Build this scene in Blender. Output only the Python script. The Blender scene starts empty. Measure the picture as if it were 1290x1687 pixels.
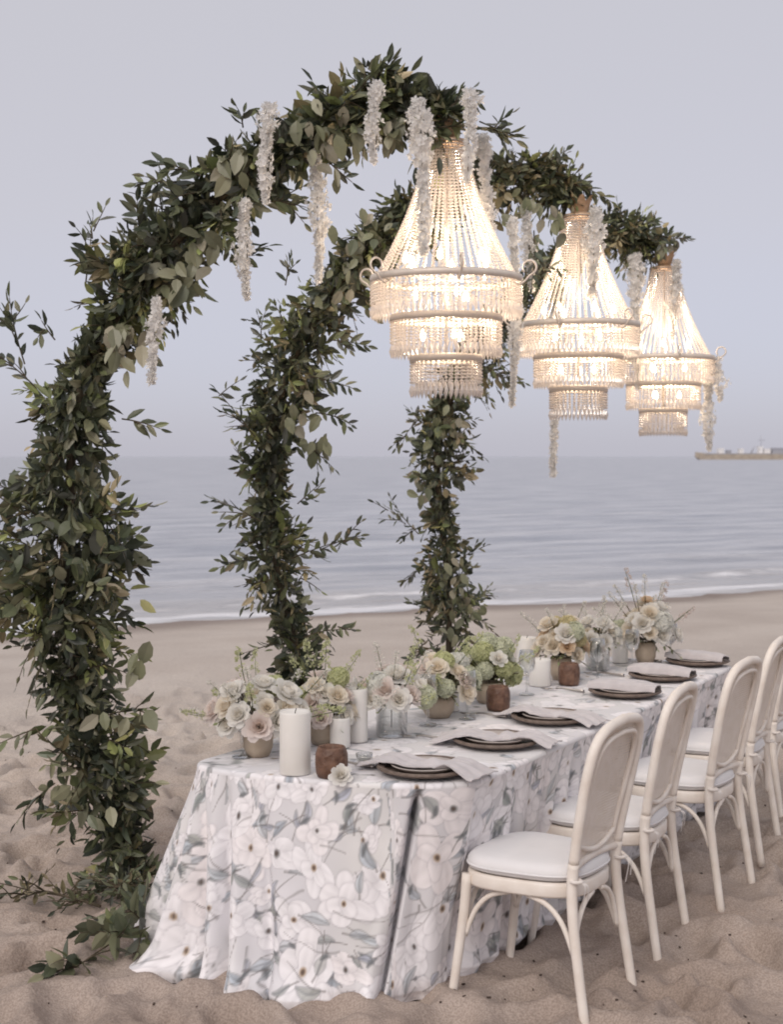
import bpy, bmesh, math, random
import numpy as np
from mathutils import Vector, Matrix

random.seed(7)
RS = np.random.RandomState(11)
scene = bpy.context.scene
COL = scene.collection
R = math.radians

# ------------------------------------------------------------------ camera, sky, sun, exposure
FPX, CXP, CYP, HORIZON = 2400.0, 645.0, 843.5, 752.0      # focal length and centre in photo pixels
CAM_H = 1.72
PITCH = math.atan((CYP - HORIZON) / FPX)
cam_data = bpy.data.cameras.new('camera')
cam = bpy.data.objects.new('camera', cam_data)
COL.objects.link(cam)
cam.location = (0, 0, CAM_H)
cam.rotation_euler = (math.pi / 2 - PITCH, 0, 0)
cam_data.sensor_fit = 'VERTICAL'
cam_data.sensor_height = 24.0
cam_data.sensor_width = 24.0
cam_data.lens = 24.0 * FPX / 1687.0
cam_data.clip_start = 0.05
cam_data.clip_end = 40000
cam_data.dof.use_dof = True
cam_data.dof.focus_distance = 5.2
cam_data.dof.aperture_fstop = 3.5
scene.camera = cam

SUN_EL, SUN_AZ = R(38), R(205)       # soft twilight glow from behind the camera, a little to the left
world = bpy.data.worlds.new('World')
scene.world = world
world.use_nodes = True
wn, wl = world.node_tree.nodes, world.node_tree.links
wn.clear()
w_out = wn.new('ShaderNodeOutputWorld')
w_add = wn.new('ShaderNodeAddShader')
w_sky = wn.new('ShaderNodeTexSky')
w_sky.sky_type = 'NISHITA'
w_sky.sun_disc = False
w_sky.sun_elevation = SUN_EL
w_sky.sun_rotation = SUN_AZ
w_sky.air_density = 0.35
w_sky.dust_density = 3.0
w_sky.ozone_density = 0.3
w_b1 = wn.new('ShaderNodeBackground')
w_b1.inputs[1].default_value = 0.05
w_b2 = wn.new('ShaderNodeBackground')      # even veil of pale lavender cloud over the whole sky
w_b2.inputs[1].default_value = 1.0
w_tc = wn.new('ShaderNodeTexCoord')
w_sep = wn.new('ShaderNodeSeparateXYZ')
w_ramp = wn.new('ShaderNodeValToRGB')
cr = w_ramp.color_ramp
cr.elements[0].position = 0.0
cr.elements[0].color = (0.462, 0.452, 0.508, 1)
cr.elements[1].position = 1.0
cr.elements[1].color = (0.53, 0.51, 0.52, 1)
e = cr.elements.new(0.16); e.color = (0.505, 0.477, 0.483, 1)
e = cr.elements.new(0.34); e.color = (0.520, 0.500, 0.510, 1)
wl.new(w_tc.outputs['Generated'], w_sep.inputs[0])
wl.new(w_sep.outputs['Z'], w_ramp.inputs[0])
wl.new(w_ramp.outputs[0], w_b2.inputs[0])
wl.new(w_sky.outputs[0], w_b1.inputs[0])
wl.new(w_b1.outputs[0], w_add.inputs[0])
wl.new(w_b2.outputs[0], w_add.inputs[1])
wl.new(w_add.outputs[0], w_out.inputs[0])

sun_data = bpy.data.lights.new('sun', 'SUN')
sun_data.energy = 1.05
sun_data.angle = R(28)
sun_data.color = (1.0, 0.93, 0.85)
sun = bpy.data.objects.new('sun', sun_data)
COL.objects.link(sun)
sd = Vector((math.sin(SUN_AZ) * math.cos(SUN_EL), math.cos(SUN_AZ) * math.cos(SUN_EL), math.sin(SUN_EL)))
sun.rotation_euler = (-sd).to_track_quat('-Z', 'Y').to_euler()
sun.location = (-6, -8, 12)

vs = scene.view_settings
vs.view_transform = 'Standard'
vs.look = 'None'
vs.exposure = 0.05
vs.gamma = 1.0
vs.use_curve_mapping = False
scene.cycles.filter_width = 1.9
scene.cycles.max_bounces = 8
scene.cycles.transparent_max_bounces = 16
scene.cycles.sample_clamp_indirect = 6.0
scene.cycles.caustics_reflective = False
scene.cycles.caustics_refractive = False

# ------------------------------------------------------------------ pixel -> place
def ray(px, py):
    x, z = (px - CXP) / FPX, -(py - CYP) / FPX
    c, s = math.cos(PITCH), math.sin(PITCH)
    return np.array([x, c + z * s, z * c - s])

def at(px, py, D):
    d = ray(px, py)
    return np.array([0, 0, CAM_H]) + d * (D / d[1])

def G(px, py, z=0.0):
    d = ray(px, py)
    return np.array([0, 0, CAM_H]) + d * ((z - CAM_H) / d[2])

# ------------------------------------------------------------------ noise
_T = np.random.RandomState(3).rand(256, 256)
def vnoise(x, y, seed=0):
    x = np.asarray(x, float) + seed * 17.31
    y = np.asarray(y, float) + seed * 9.77
    xi, yi = np.floor(x).astype(int), np.floor(y).astype(int)
    fx, fy = x - xi, y - yi
    fx, fy = fx * fx * (3 - 2 * fx), fy * fy * (3 - 2 * fy)
    a = _T[xi & 255, yi & 255]; b = _T[(xi + 1) & 255, yi & 255]
    c = _T[xi & 255, (yi + 1) & 255]; d = _T[(xi + 1) & 255, (yi + 1) & 255]
    return (a * (1 - fx) + b * fx) * (1 - fy) + (c * (1 - fx) + d * fx) * fy - 0.5

def fbm(x, y, seed=0, n=3):
    v, a, f = 0, 1.0, 1.0
    for k in range(n):
        v = v + a * vnoise(x * f, y * f, seed + k * 5)
        a *= 0.5; f *= 2.03
    return v

# ------------------------------------------------------------------ mesh helpers
def new_mesh(name, V, quads=None, tris=None, mat=None, smooth=True, col=None):
    me = bpy.data.meshes.new(name)
    V = np.asarray(V, np.float32).reshape(-1, 3)
    q = np.zeros((0, 4), np.int32) if quads is None or len(quads) == 0 else np.asarray(quads, np.int32)
    t = np.zeros((0, 3), np.int32) if tris is None or len(tris) == 0 else np.asarray(tris, np.int32)
    me.vertices.add(len(V)); me.vertices.foreach_set('co', V.ravel())
    idx = np.concatenate([q.ravel(), t.ravel()]).astype(np.int32)
    tot = np.concatenate([np.full(len(q), 4), np.full(len(t), 3)]).astype(np.int32)
    st = np.concatenate([[0], np.cumsum(tot)[:-1]]).astype(np.int32) if len(tot) else np.zeros(0, np.int32)
    me.loops.add(len(idx)); me.loops.foreach_set('vertex_index', idx)
    me.polygons.add(len(tot)); me.polygons.foreach_set('loop_start', st)
    me.polygons.foreach_set('loop_total', tot)
    me.polygons.foreach_set('use_smooth', np.full(len(tot), smooth, bool))
    me.update(calc_edges=True)
    me.validate()
    if col is not None:
        at_ = me.color_attributes.new('Col', 'FLOAT_COLOR', 'POINT')
        c = np.ones((len(V), 4), np.float32); c[:, :3] = col
        at_.data.foreach_set('color', c.ravel())
    if mat: me.materials.append(mat)
    return me

class MB:
    """collects verts / quads / tris (and colours) and links them as ONE mesh object"""
    def __init__(s):
        s.V, s.Q, s.T, s.C, s.n = [], [], [], [], 0
    def add(s, V, quads=(), tris=(), col=(1, 1, 1)):
        V = np.asarray(V, float).reshape(-1, 3)
        if len(quads): s.Q.append(np.asarray(quads, int) + s.n)
        if len(tris): s.T.append(np.asarray(tris, int) + s.n)
        s.V.append(V)
        c = np.asarray(col, float)
        s.C.append(np.broadcast_to(c, (len(V), 3)))
        s.n += len(V)
    def box(s, c, d, rot=None, col=(1, 1, 1)):
        h = np.array(d) / 2.0
        v = np.array([[x, y, z] for x in (-1, 1) for y in (-1, 1) for z in (-1, 1)]) * h
        if rot is not None: v = v @ np.array(rot).T
        s.add(v + np.array(c), [(0, 1, 3, 2), (4, 6, 7, 5), (0, 4, 5, 1), (2, 3, 7, 6), (0, 2, 6, 4), (1, 5, 7, 3)], col=col)
    def grid(s, P, closed_u=False, col=(1, 1, 1), flip=False):
        P = np.asarray(P, float); nu, nv = P.shape[:2]
        I = np.arange(nu * nv).reshape(nu, nv)
        A = I if closed_u is False else np.vstack([I, I[:1]])
        q = np.stack([A[:-1, :-1], A[1:, :-1], A[1:, 1:], A[:-1, 1:]], -1).reshape(-1, 4)
        if flip: q = q[:, ::-1]
        c = np.asarray(col, float)
        s.add(P.reshape(-1, 3), q, col=c.reshape(-1, 3) if c.ndim == 3 else c)
    def tube(s, pts, rad, n=8, caps=True, col=(1, 1, 1), flat=None):
        pts = np.asarray(pts, float); m = len(pts)
        rad = np.broadcast_to(np.asarray(rad, float), (m,))
        T = np.gradient(pts, axis=0); T /= np.linalg.norm(T, axis=1)[:, None] + 1e-12
        ref = np.array([0, 0, 1.0]) if abs(T[0][2]) < 0.9 else np.array([1.0, 0, 0])
        U = np.zeros_like(pts)
        u = ref - T[0] * ref.dot(T[0]); u /= np.linalg.norm(u)
        for i in range(m):
            u = u - T[i] * u.dot(T[i]); u /= np.linalg.norm(u) + 1e-12
            U[i] = u
        W = np.cross(T, U)
        a = np.linspace(0, 2 * math.pi, n, endpoint=False)
        fl = 1.0 if flat is None else flat
        P = pts[None] + rad[None, :, None] * (np.cos(a)[:, None, None] * U[None] + fl * np.sin(a)[:, None, None] * W[None])
        base = s.n
        s.grid(P, closed_u=True, col=col)
        if caps:
            k0 = [base + j * m for j in range(n)]; k1 = [base + j * m + m - 1 for j in range(n)]
            s.V.append(np.array([pts[0], pts[-1]])); s.C.append(np.broadcast_to(np.asarray(col, float), (2, 3)))
            c0, c1 = s.n, s.n + 1; s.n += 2
            s.T.append(np.array([(c0, k0[(j + 1) % n], k0[j]) for j in range(n)] + [(c1, k1[j], k1[(j + 1) % n]) for j in range(n)]))
    def lathe(s, prof, n=32, c=(0, 0, 0), col=(1, 1, 1), wob=None):
        prof = np.asarray(prof, float)
        a = np.linspace(0, 2 * math.pi, n, endpoint=False)
        r = prof[None, :, 0] * (1 if wob is None else wob(a)[:, None])
        P = np.stack([r * np.cos(a)[:, None], r * np.sin(a)[:, None], np.broadcast_to(prof[None, :, 1], (n, len(prof)))], -1)
        s.grid(P + np.array(c), closed_u=True, col=col)
    def mesh(s, name, mat, smooth=True, color=False):
        V = np.concatenate(s.V)
        q = np.concatenate(s.Q) if s.Q else None
        t = np.concatenate(s.T) if s.T else None
        return new_mesh(name, V, q, t, mat, smooth, np.concatenate(s.C) if color else None)
    def build(s, name, mat, parent=None, smooth=True, color=False):
        return link(name, s.mesh(name, mat, smooth, color), parent)

def link(name, me, parent=None, M=None):
    o = bpy.data.objects.new(name, me)
    COL.objects.link(o)
    if parent is not None: o.parent = parent
    if M is not None: o.matrix_local = M
    return o

def tag(o, label=None, cat=None, group=None, kind=None):
    if label: o['label'] = label
    if cat: o['category'] = cat
    if group: o['group'] = group
    if kind: o['kind'] = kind
    return o

def thing(name, label, cat, loc=(0, 0, 0), rz=0, group=None):
    o = bpy.data.objects.new(name, None)
    COL.objects.link(o)
    o.empty_display_size = 0.1
    o.location = tuple(float(v) for v in loc); o.rotation_euler = (0, 0, rz)
    return tag(o, label, cat, group)

def copy_tree(o, parent=None):
    c = o.copy(); COL.objects.link(c); c.parent = parent
    for ch in o.children: copy_tree(ch, c)
    return c

def catmull(P, n):
    P = np.asarray(P, float)
    Q = np.vstack([2 * P[0] - P[1], P, 2 * P[-1] - P[-2]])
    out = []
    m = len(P) - 1
    for u in np.linspace(0, m, n):
        i = min(int(u), m - 1); f = u - i
        p0, p1, p2, p3 = Q[i], Q[i + 1], Q[i + 2], Q[i + 3]
        out.append(0.5 * (2 * p1 + (p2 - p0) * f + (2 * p0 - 5 * p1 + 4 * p2 - p3) * f * f + (3 * p1 - p0 - 3 * p2 + p3) * f ** 3))
    return np.array(out)

# ------------------------------------------------------------------ materials
def mat(name, col=(0.5, 0.5, 0.5), rough=0.6, metal=0.0, spec=0.4, noise=None, bump=None, attr=False, trans=0.0, sub=0.0, sheen=0.0):
    """noise=(scale, second colour), bump=(scale, strength, distance)"""
    m = bpy.data.materials.new(name); m.use_nodes = True
    N, L = m.node_tree.nodes, m.node_tree.links
    b = N['Principled BSDF']
    b.inputs['Base Color'].default_value = (*col, 1)
    b.inputs['Roughness'].default_value = rough
    b.inputs['Metallic'].default_value = metal
    b.inputs['Specular IOR Level'].default_value = spec
    b.inputs['Sheen Weight'].default_value = sheen
    tc = N.new('ShaderNodeTexCoord')
    src = None
    if attr:
        a = N.new('ShaderNodeAttribute'); a.attribute_name = 'Col'; src = a.outputs['Color']
    if noise:
        nt = N.new('ShaderNodeTexNoise'); nt.inputs['Scale'].default_value = noise[0]; nt.inputs['Detail'].default_value = 6
        L.new(tc.outputs['Object'], nt.inputs['Vector'])
        rp = N.new('ShaderNodeMapRange'); rp.inputs[1].default_value = 0.35; rp.inputs[2].default_value = 0.65
        L.new(nt.outputs['Fac'], rp.inputs[0])
        mx = N.new('ShaderNodeMix'); mx.data_type = 'RGBA'
        L.new(rp.outputs[0], mx.inputs[0])
        mx.inputs[6].default_value = (*col, 1); mx.inputs[7].default_value = (*noise[1], 1)
        if src is not None:
            mu = N.new('ShaderNodeMix'); mu.data_type = 'RGBA'; mu.blend_type = 'MULTIPLY'; mu.inputs[0].default_value = 1
            L.new(src, mu.inputs[6]); L.new(mx.outputs[2], mu.inputs[7]); src = mu.outputs[2]
        else: src = mx.outputs[2]
    if src is not None: L.new(src, b.inputs['Base Color'])
    if bump:
        nb = N.new('ShaderNodeTexNoise'); nb.inputs['Scale'].default_value = bump[0]; nb.inputs['Detail'].default_value = 5
        L.new(tc.outputs['Object'], nb.inputs['Vector'])
        bp = N.new('ShaderNodeBump'); bp.inputs['Strength'].default_value = bump[1]; bp.inputs['Distance'].default_value = bump[2]
        L.new(nb.outputs['Fac'], bp.inputs['Height']); L.new(bp.outputs[0], b.inputs['Normal'])
    if trans:
        t = N.new('ShaderNodeBsdfTranslucent')
        if src is not None: L.new(src, t.inputs[0])
        else: t.inputs[0].default_value = (*col, 1)
        ms = N.new('ShaderNodeMixShader'); ms.inputs[0].default_value = trans
        L.new(b.outputs[0], ms.inputs[1]); L.new(t.outputs[0], ms.inputs[2])
        L.new(ms.outputs[0], N['Material Output'].inputs[0])
    return m

M = {}
M['leaf'] = mat('leaf', rough=0.42, attr=True, trans=0.2, spec=0.6)
M['stem'] = mat('stem', (0.10, 0.075, 0.05), 0.8, noise=(40, (0.06, 0.05, 0.03)))
M['petal'] = mat('petal', rough=0.65, attr=True, trans=0.5, spec=0.2)
M['wood'] = mat('whitewashed_wood', (0.74, 0.67, 0.605), 0.55, noise=(14, (0.82, 0.765, 0.71)), bump=(120, 0.25, 0.002))
M['cane'] = mat('cane', (0.80, 0.735, 0.68), 0.6, noise=(30, (0.75, 0.68, 0.61)))
M['cushion'] = mat('cushion', (0.735, 0.725, 0.735), 0.85, noise=(9, (0.70, 0.69, 0.70)), bump=(300, 0.15, 0.001), sheen=0.2)
M['ribbon'] = mat('ribbon', (0.74, 0.69, 0.65), 0.7)
M['cloth'] = mat('floral_cloth', rough=0.85, attr=True, bump=(220, 0.12, 0.001), sheen=0.15)
M['wax'] = mat('wax', (0.88, 0.86, 0.83), 0.45, noise=(12, (0.85, 0.83, 0.79)), trans=0.2)
M['wick'] = mat('wick', (0.05, 0.04, 0.03), 0.9)
M['clay'] = mat('brown_clay', (0.095, 0.048, 0.032), 0.45, noise=(34, (0.19, 0.105, 0.07)), bump=(55, 1.0, 0.008))
M['beige'] = mat('beige_ceramic', (0.50, 0.42, 0.33), 0.6, noise=(20, (0.42, 0.34, 0.26)), bump=(40, 0.2, 0.003))
M['charger'] = mat('dark_rattan', (0.12, 0.09, 0.075), 0.55, noise=(50, (0.19, 0.145, 0.12)), bump=(120, 0.5, 0.003))
M['plate'] = mat('stoneware', (0.42, 0.37, 0.35), 0.4, noise=(18, (0.50, 0.45, 0.42)))
M['napkin'] = mat('napkin', (0.56, 0.53, 0.54), 0.9, noise=(25, (0.50, 0.47, 0.48)), bump=(160, 0.2, 0.002), sheen=0.2)
M['silver'] = mat('silver', (0.45, 0.42, 0.40), 0.3, metal=1.0)
M['antique'] = mat('antique_metal', (0.66, 0.59, 0.53), 0.5, metal=0.2, noise=(25, (0.74, 0.66, 0.58)))
M['copper'] = mat('gilt_copper', (0.46, 0.30, 0.19), 0.5, metal=0.3, noise=(30, (0.60, 0.43, 0.29)))
M['table_wood'] = mat('table_wood', (0.35, 0.24, 0.15), 0.6, noise=(10, (0.25, 0.16, 0.10)))
M['hull'] = mat('hull', (0.42, 0.36, 0.29), 0.7, noise=(0.3, (0.33, 0.28, 0.23)))
M['boat_white'] = mat('boat_white', (0.78, 0.78, 0.80), 0.6)
M['boat_grey'] = mat('boat_grey', (0.36, 0.37, 0.42), 0.6)
M['debris'] = mat('debris', (0.07, 0.05, 0.04), 0.9)

def glass_mat():
    m = bpy.data.materials.new('clear_glass'); m.use_nodes = True
    N, L = m.node_tree.nodes, m.node_tree.links
    N.remove(N['Principled BSDF'])
    tr = N.new('ShaderNodeBsdfTransparent'); tr.inputs[0].default_value = (0.93, 0.94, 0.94, 1)
    gl = N.new('ShaderNodeBsdfGlossy'); gl.inputs['Roughness'].default_value = 0.06; gl.inputs[0].default_value = (0.9, 0.9, 0.9, 1)
    lw = N.new('ShaderNodeLayerWeight'); lw.inputs[0].default_value = 0.45
    ms = N.new('ShaderNodeMixShader')
    L.new(lw.outputs['Facing'], ms.inputs[0]); L.new(tr.outputs[0], ms.inputs[1]); L.new(gl.outputs[0], ms.inputs[2])
    L.new(ms.outputs[0], N['Material Output'].inputs[0])
    return m
M['glass'] = glass_mat()

def crystal_mat():
    m = bpy.data.materials.new('crystal'); m.use_nodes = True
    N, L = m.node_tree.nodes, m.node_tree.links
    N.remove(N['Principled BSDF'])
    tl = N.new('ShaderNodeBsdfTranslucent'); tl.inputs[0].default_value = (0.92, 0.86, 0.82, 1)
    df = N.new('ShaderNodeBsdfDiffuse'); df.inputs[0].default_value = (0.80, 0.75, 0.73, 1)
    gl = N.new('ShaderNodeBsdfGlossy'); gl.inputs['Roughness'].default_value = 0.15
    tr = N.new('ShaderNodeBsdfTransparent')
    a = N.new('ShaderNodeMixShader'); a.inputs[0].default_value = 0.5
    b = N.new('ShaderNodeMixShader'); b.inputs[0].default_value = 0.25
    c = N.new('ShaderNodeMixShader'); c.inputs[0].default_value = 0.24
    L.new(df.outputs[0], a.inputs[1]); L.new(tl.outputs[0], a.inputs[2])
    L.new(a.outputs[0], b.inputs[1]); L.new(gl.outputs[0], b.inputs[2])
    L.new(b.outputs[0], c.inputs[1]); L.new(tr.outputs[0], c.inputs[2])
    L.new(c.outputs[0], N['Material Output'].inputs[0])
    return m
M['crystal'] = crystal_mat()

def bulb_mat():
    m = bpy.data.materials.new('lit_bulb'); m.use_nodes = True
    b = m.node_tree.nodes['Principled BSDF']
    b.inputs['Emission Color'].default_value = (1.0, 0.78, 0.50, 1)
    b.inputs['Emission Strength'].default_value = 9.0
    return m
M['bulb'] = bulb_mat()

def sand_mat():
    m = bpy.data.materials.new('sand'); m.use_nodes = True
    N, L = m.node_tree.nodes, m.node_tree.links
    b = N['Principled BSDF']
    b.inputs['Roughness'].default_value = 0.95; b.inputs['Specular IOR Level'].default_value = 0.15
    tc = N.new('ShaderNodeTexCoord')
    def noise(scale, detail=5):
        n = N.new('ShaderNodeTexNoise'); n.inputs['Scale'].default_value = scale; n.inputs['Detail'].default_value = detail
        L.new(tc.outputs['Object'], n.inputs['Vector']); return n.outputs['Fac']
    def rng(v, a, b_, lo=0.0, hi=1.0):
        r = N.new('ShaderNodeMapRange'); r.inputs[1].default_value = a; r.inputs[2].default_value = b_
        r.inputs[3].default_value = lo; r.inputs[4].default_value = hi
        L.new(v, r.inputs[0]); return r.outputs[0]
    def mix(f, c1, c2, mode='MIX'):
        x = N.new('ShaderNodeMix'); x.data_type = 'RGBA'; x.blend_type = mode
        L.new(f, x.inputs[0])
        for i, c in ((6, c1), (7, c2)):
            if isinstance(c, tuple): x.inputs[i].default_value = (*c, 1)
            else: L.new(c, x.inputs[i])
        return x.outputs[2]
    a = mix(rng(noise(1.7), .35, .65), (0.325, 0.262, 0.224), (0.430, 0.358, 0.314))
    at_ = N.new('ShaderNodeAttribute'); at_.attribute_name = 'Col'      # r: coarse grey shore sand, g: wet
    sp = N.new('ShaderNodeSeparateColor'); L.new(at_.outputs['Color'], sp.inputs[0])
    g = mix(rng(noise(0.9), .35, .65), (0.48, 0.42, 0.375), (0.56, 0.50, 0.45))
    a = mix(sp.outputs[0], a, g)
    w = mix(rng(noise(2.0), .3, .7), (0.27, 0.225, 0.20), (0.32, 0.27, 0.245))
    a = mix(sp.outputs[1], a, w)
    sp2 = mix(rng(noise(160, 3), .38, .62), (0.80, 0.79, 0.78), (1.12, 1.12, 1.12))
    one = N.new('ShaderNodeValue'); one.outputs[0].default_value = 1.0
    a = mix(one.outputs[0], a, sp2, 'MULTIPLY')
    L.new(a, b.inputs['Base Color'])
    bp = N.new('ShaderNodeBump'); bp.inputs['Strength'].default_value = 0.5; bp.inputs['Distance'].default_value = 0.01
    L.new(noise(70, 6), bp.inputs['Height'])
    bp2 = N.new('ShaderNodeBump'); bp2.inputs['Strength'].default_value = 0.35; bp2.inputs['Distance'].default_value = 0.03
    L.new(noise(14, 4), bp2.inputs['Height']); L.new(bp.outputs[0], bp2.inputs['Normal'])
    L.new(bp2.outputs[0], b.inputs['Normal'])
    return m
M['sand'] = sand_mat()

def sea_mat():
    m = bpy.data.materials.new('sea'); m.use_nodes = True
    N, L = m.node_tree.nodes, m.node_tree.links
    b = N['Principled BSDF']
    b.inputs['Roughness'].default_value = 0.22; b.inputs['IOR'].default_value = 1.33
    tc = N.new('ShaderNodeTexCoord')
    def noise(sc, scale, detail):
        mp = N.new('ShaderNodeMapping'); mp.inputs['Scale'].default_value = sc
        L.new(tc.outputs['Object'], mp.inputs['Vector'])
        n = N.new('ShaderNodeTexNoise'); n.inputs['Scale'].default_value = scale; n.inputs['Detail'].default_value = detail
        L.new(mp.outputs[0], n.inputs['Vector']); return n.outputs['Fac']
    at_ = N.new('ShaderNodeAttribute'); at_.attribute_name = 'Col'      # r: foam amount, g: shallow
    sp = N.new('ShaderNodeSeparateColor'); L.new(at_.outputs['Color'], sp.inputs[0])
    fo = N.new('ShaderNodeMath'); fo.operation = 'ADD'
    L.new(sp.outputs[0], fo.inputs[0])
    fn = N.new('ShaderNodeMapRange'); fn.inputs[1].default_value = 0.3; fn.inputs[2].default_value = 0.7
    fn.inputs[3].default_value = -0.35; fn.inputs[4].default_value = 0.35
    L.new(noise((0.5, 1.6, 1), 2.2, 7), fn.inputs[0]); L.new(fn.outputs[0], fo.inputs[1])
    fr = N.new('ShaderNodeMapRange'); fr.inputs[1].default_value = 0.35; fr.inputs[2].default_value = 0.75
    L.new(fo.outputs[0], fr.inputs[0])
    deep = N.new('ShaderNodeMix'); deep.data_type = 'RGBA'
    L.new(sp.outputs[1], deep.inputs[0])
    sr = N.new('ShaderNodeMapRange'); sr.inputs[1].default_value = 0.36; sr.inputs[2].default_value = 0.60
    L.new(noise((0.30, 1.5, 1), 0.8, 8), sr.inputs[0])
    st = N.new('ShaderNodeMix'); st.data_type = 'RGBA'; L.new(sr.outputs[0], st.inputs[0])
    st.inputs[6].default_value = (0.30, 0.32, 0.375, 1); st.inputs[7].default_value = (0.51, 0.52, 0.565, 1)  # ripple reflections of the sky painted into the water colour as streaks
    L.new(st.outputs[2], deep.inputs[6]); deep.inputs[7].default_value = (0.46, 0.445, 0.445, 1)
    mx = N.new('ShaderNodeMix'); mx.data_type = 'RGBA'
    L.new(fr.outputs[0], mx.inputs[0]); L.new(deep.outputs[2], mx.inputs[6]); mx.inputs[7].default_value = (0.74, 0.74, 0.77, 1)
    L.new(mx.outputs[2], b.inputs['Base Color'])
    rr = N.new('ShaderNodeMapRange'); rr.inputs[3].default_value = 0.30; rr.inputs[4].default_value = 0.9
    L.new(fr.outputs[0], rr.inputs[0]); L.new(rr.outputs[0], b.inputs['Roughness'])
    b1 = N.new('ShaderNodeBump'); b1.inputs['Strength'].default_value = 0.9; b1.inputs['Distance'].default_value = 0.30
    L.new(noise((0.5, 1.4, 1), 1.8, 6), b1.inputs['Height'])
    b2 = N.new('ShaderNodeBump'); b2.inputs['Strength'].default_value = 0.8; b2.inputs['Distance'].default_value = 1.2
    L.new(noise((0.12, 0.5, 1), 0.55, 4), b2.inputs['Height']); L.new(b1.outputs[0], b2.inputs['Normal'])
    L.new(b2.outputs[0], b.inputs['Normal'])
    return m
M['sea'] = sea_mat()

# ------------------------------------------------------------------ beach and sea
SEA_Z = -0.22
S1, S2 = G(215, 1033, SEA_Z), G(1290, 968, SEA_Z)
sh_d = (S2 - S1)[:2]; sh_d = sh_d / np.linalg.norm(sh_d)
sh_n = np.array([-sh_d[1], sh_d[0]])                       # points out to sea
SH_A = math.atan2(sh_d[1], sh_d[0])
def offshore(x, y):
    dx, dy = x - S1[0], y - S1[1]
    u = dx * sh_d[0] + dy * sh_d[1]
    return dx * sh_n[0] + dy * sh_n[1] - 0.22 * np.sin(u * 0.55 + 0.6) - 0.1 * np.sin(u * 1.4 + 1.0), u

FEET = [(RS.uniform(-2.6, 3.4), RS.uniform(2.6, 10.5), RS.uniform(0, 6.28), RS.uniform(0.7, 1.25)) for _ in range(620)]
def sand_height(x, y):
    x = np.asarray(x, float); y = np.asarray(y, float)
    off, u = offshore(x, y)
    near = np.clip((14 - np.hypot(x, y)) / 6, 0, 1)
    z = 0.05 * vnoise(x * 0.9, y * 0.9, 1) + 0.035 * vnoise(x * 2.6, y * 2.6, 2) * near
    ridge = 0.5 - np.abs(vnoise(x * 3.1 + 0.6 * vnoise(x * 2, y * 2, 9), y * 4.6, 4)) * 2
    z = z + near * (0.030 * ridge + 0.020 * vnoise(x * 7.5, y * 8.5, 5) + 0.010 * vnoise(x * 19, y * 21, 6))
    for fx, fy, a, s in FEET:
        dx, dy = x - fx, y - fy
        m = (np.abs(dx) < 0.4) & (np.abs(dy) < 0.4)
        if not m.any(): continue
        dxm, dym = dx[m], dy[m]
        c, si = math.cos(a), math.sin(a)
        p, q = (dxm * c + dym * si) / (0.125 * s), (-dxm * si + dym * c) / (0.062 * s)
        r2 = p * p + q * q
        z[m] += -0.036 * s * np.exp(-r2 * r2 * 0.7) + 0.020 * s * np.exp(-(np.sqrt(r2) - 1.55) ** 2 * 4)
    slope = np.clip((off + 5.0) / 5.0, 0, None)
    z = z * np.clip(-(off - 0.5) / 2.5, 0.05, 1) - 0.22 * np.where(slope < 1, slope * slope * (3 - 2 * slope), 1.0) - 0.09 * np.clip(off, 0, 60)
    return z

def beach():
    def axis(lo, hi, step, far_lo, far_hi, grow=1.12):
        a = list(np.arange(lo, hi, step)); d = step; v = hi
        while v < far_hi: a.append(v); d *= grow; v += d
        a.append(far_hi); d = step; v = lo - step
        b = []
        while v > far_lo: b.append(v); d *= grow; v -= d
        b.append(far_lo)
        return np.array(b[::-1] + a)
    xs = axis(-1.9, 2.8, 0.0155, -2500, 2500, 1.10)
    ys = axis(3.5, 8.0, 0.0165, -300, 120, 1.045)
    X, Y = np.meshgrid(xs, ys, indexing='ij')
    Z = sand_height(X, Y)
    off, u = offshore(X, Y)
    grey = np.clip((Y - 5.6 + 1.1 * vnoise(X * .8, Y * .8, 8)) / 4.0, 0, 1)
    wet = np.clip((off + 0.95 + 0.3 * vnoise(u * 0.8, off * 0.3, 12)) / 0.6, 0, 1)
    C = np.stack([grey, wet, 0 * grey], -1).reshape(-1, 3)
    I = np.arange(X.size).reshape(X.shape)
    q = np.stack([I[:-1, :-1], I[1:, :-1], I[1:, 1:], I[:-1, 1:]], -1).reshape(-1, 4)
    me = new_mesh('beach', np.stack([X, Y, Z], -1).reshape(-1, 3), q, None, M['sand'], True, C)
    tag(link('beach', me), 'trodden brown sand beach with footprints under the table and chairs', kind='structure')
beach()

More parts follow.
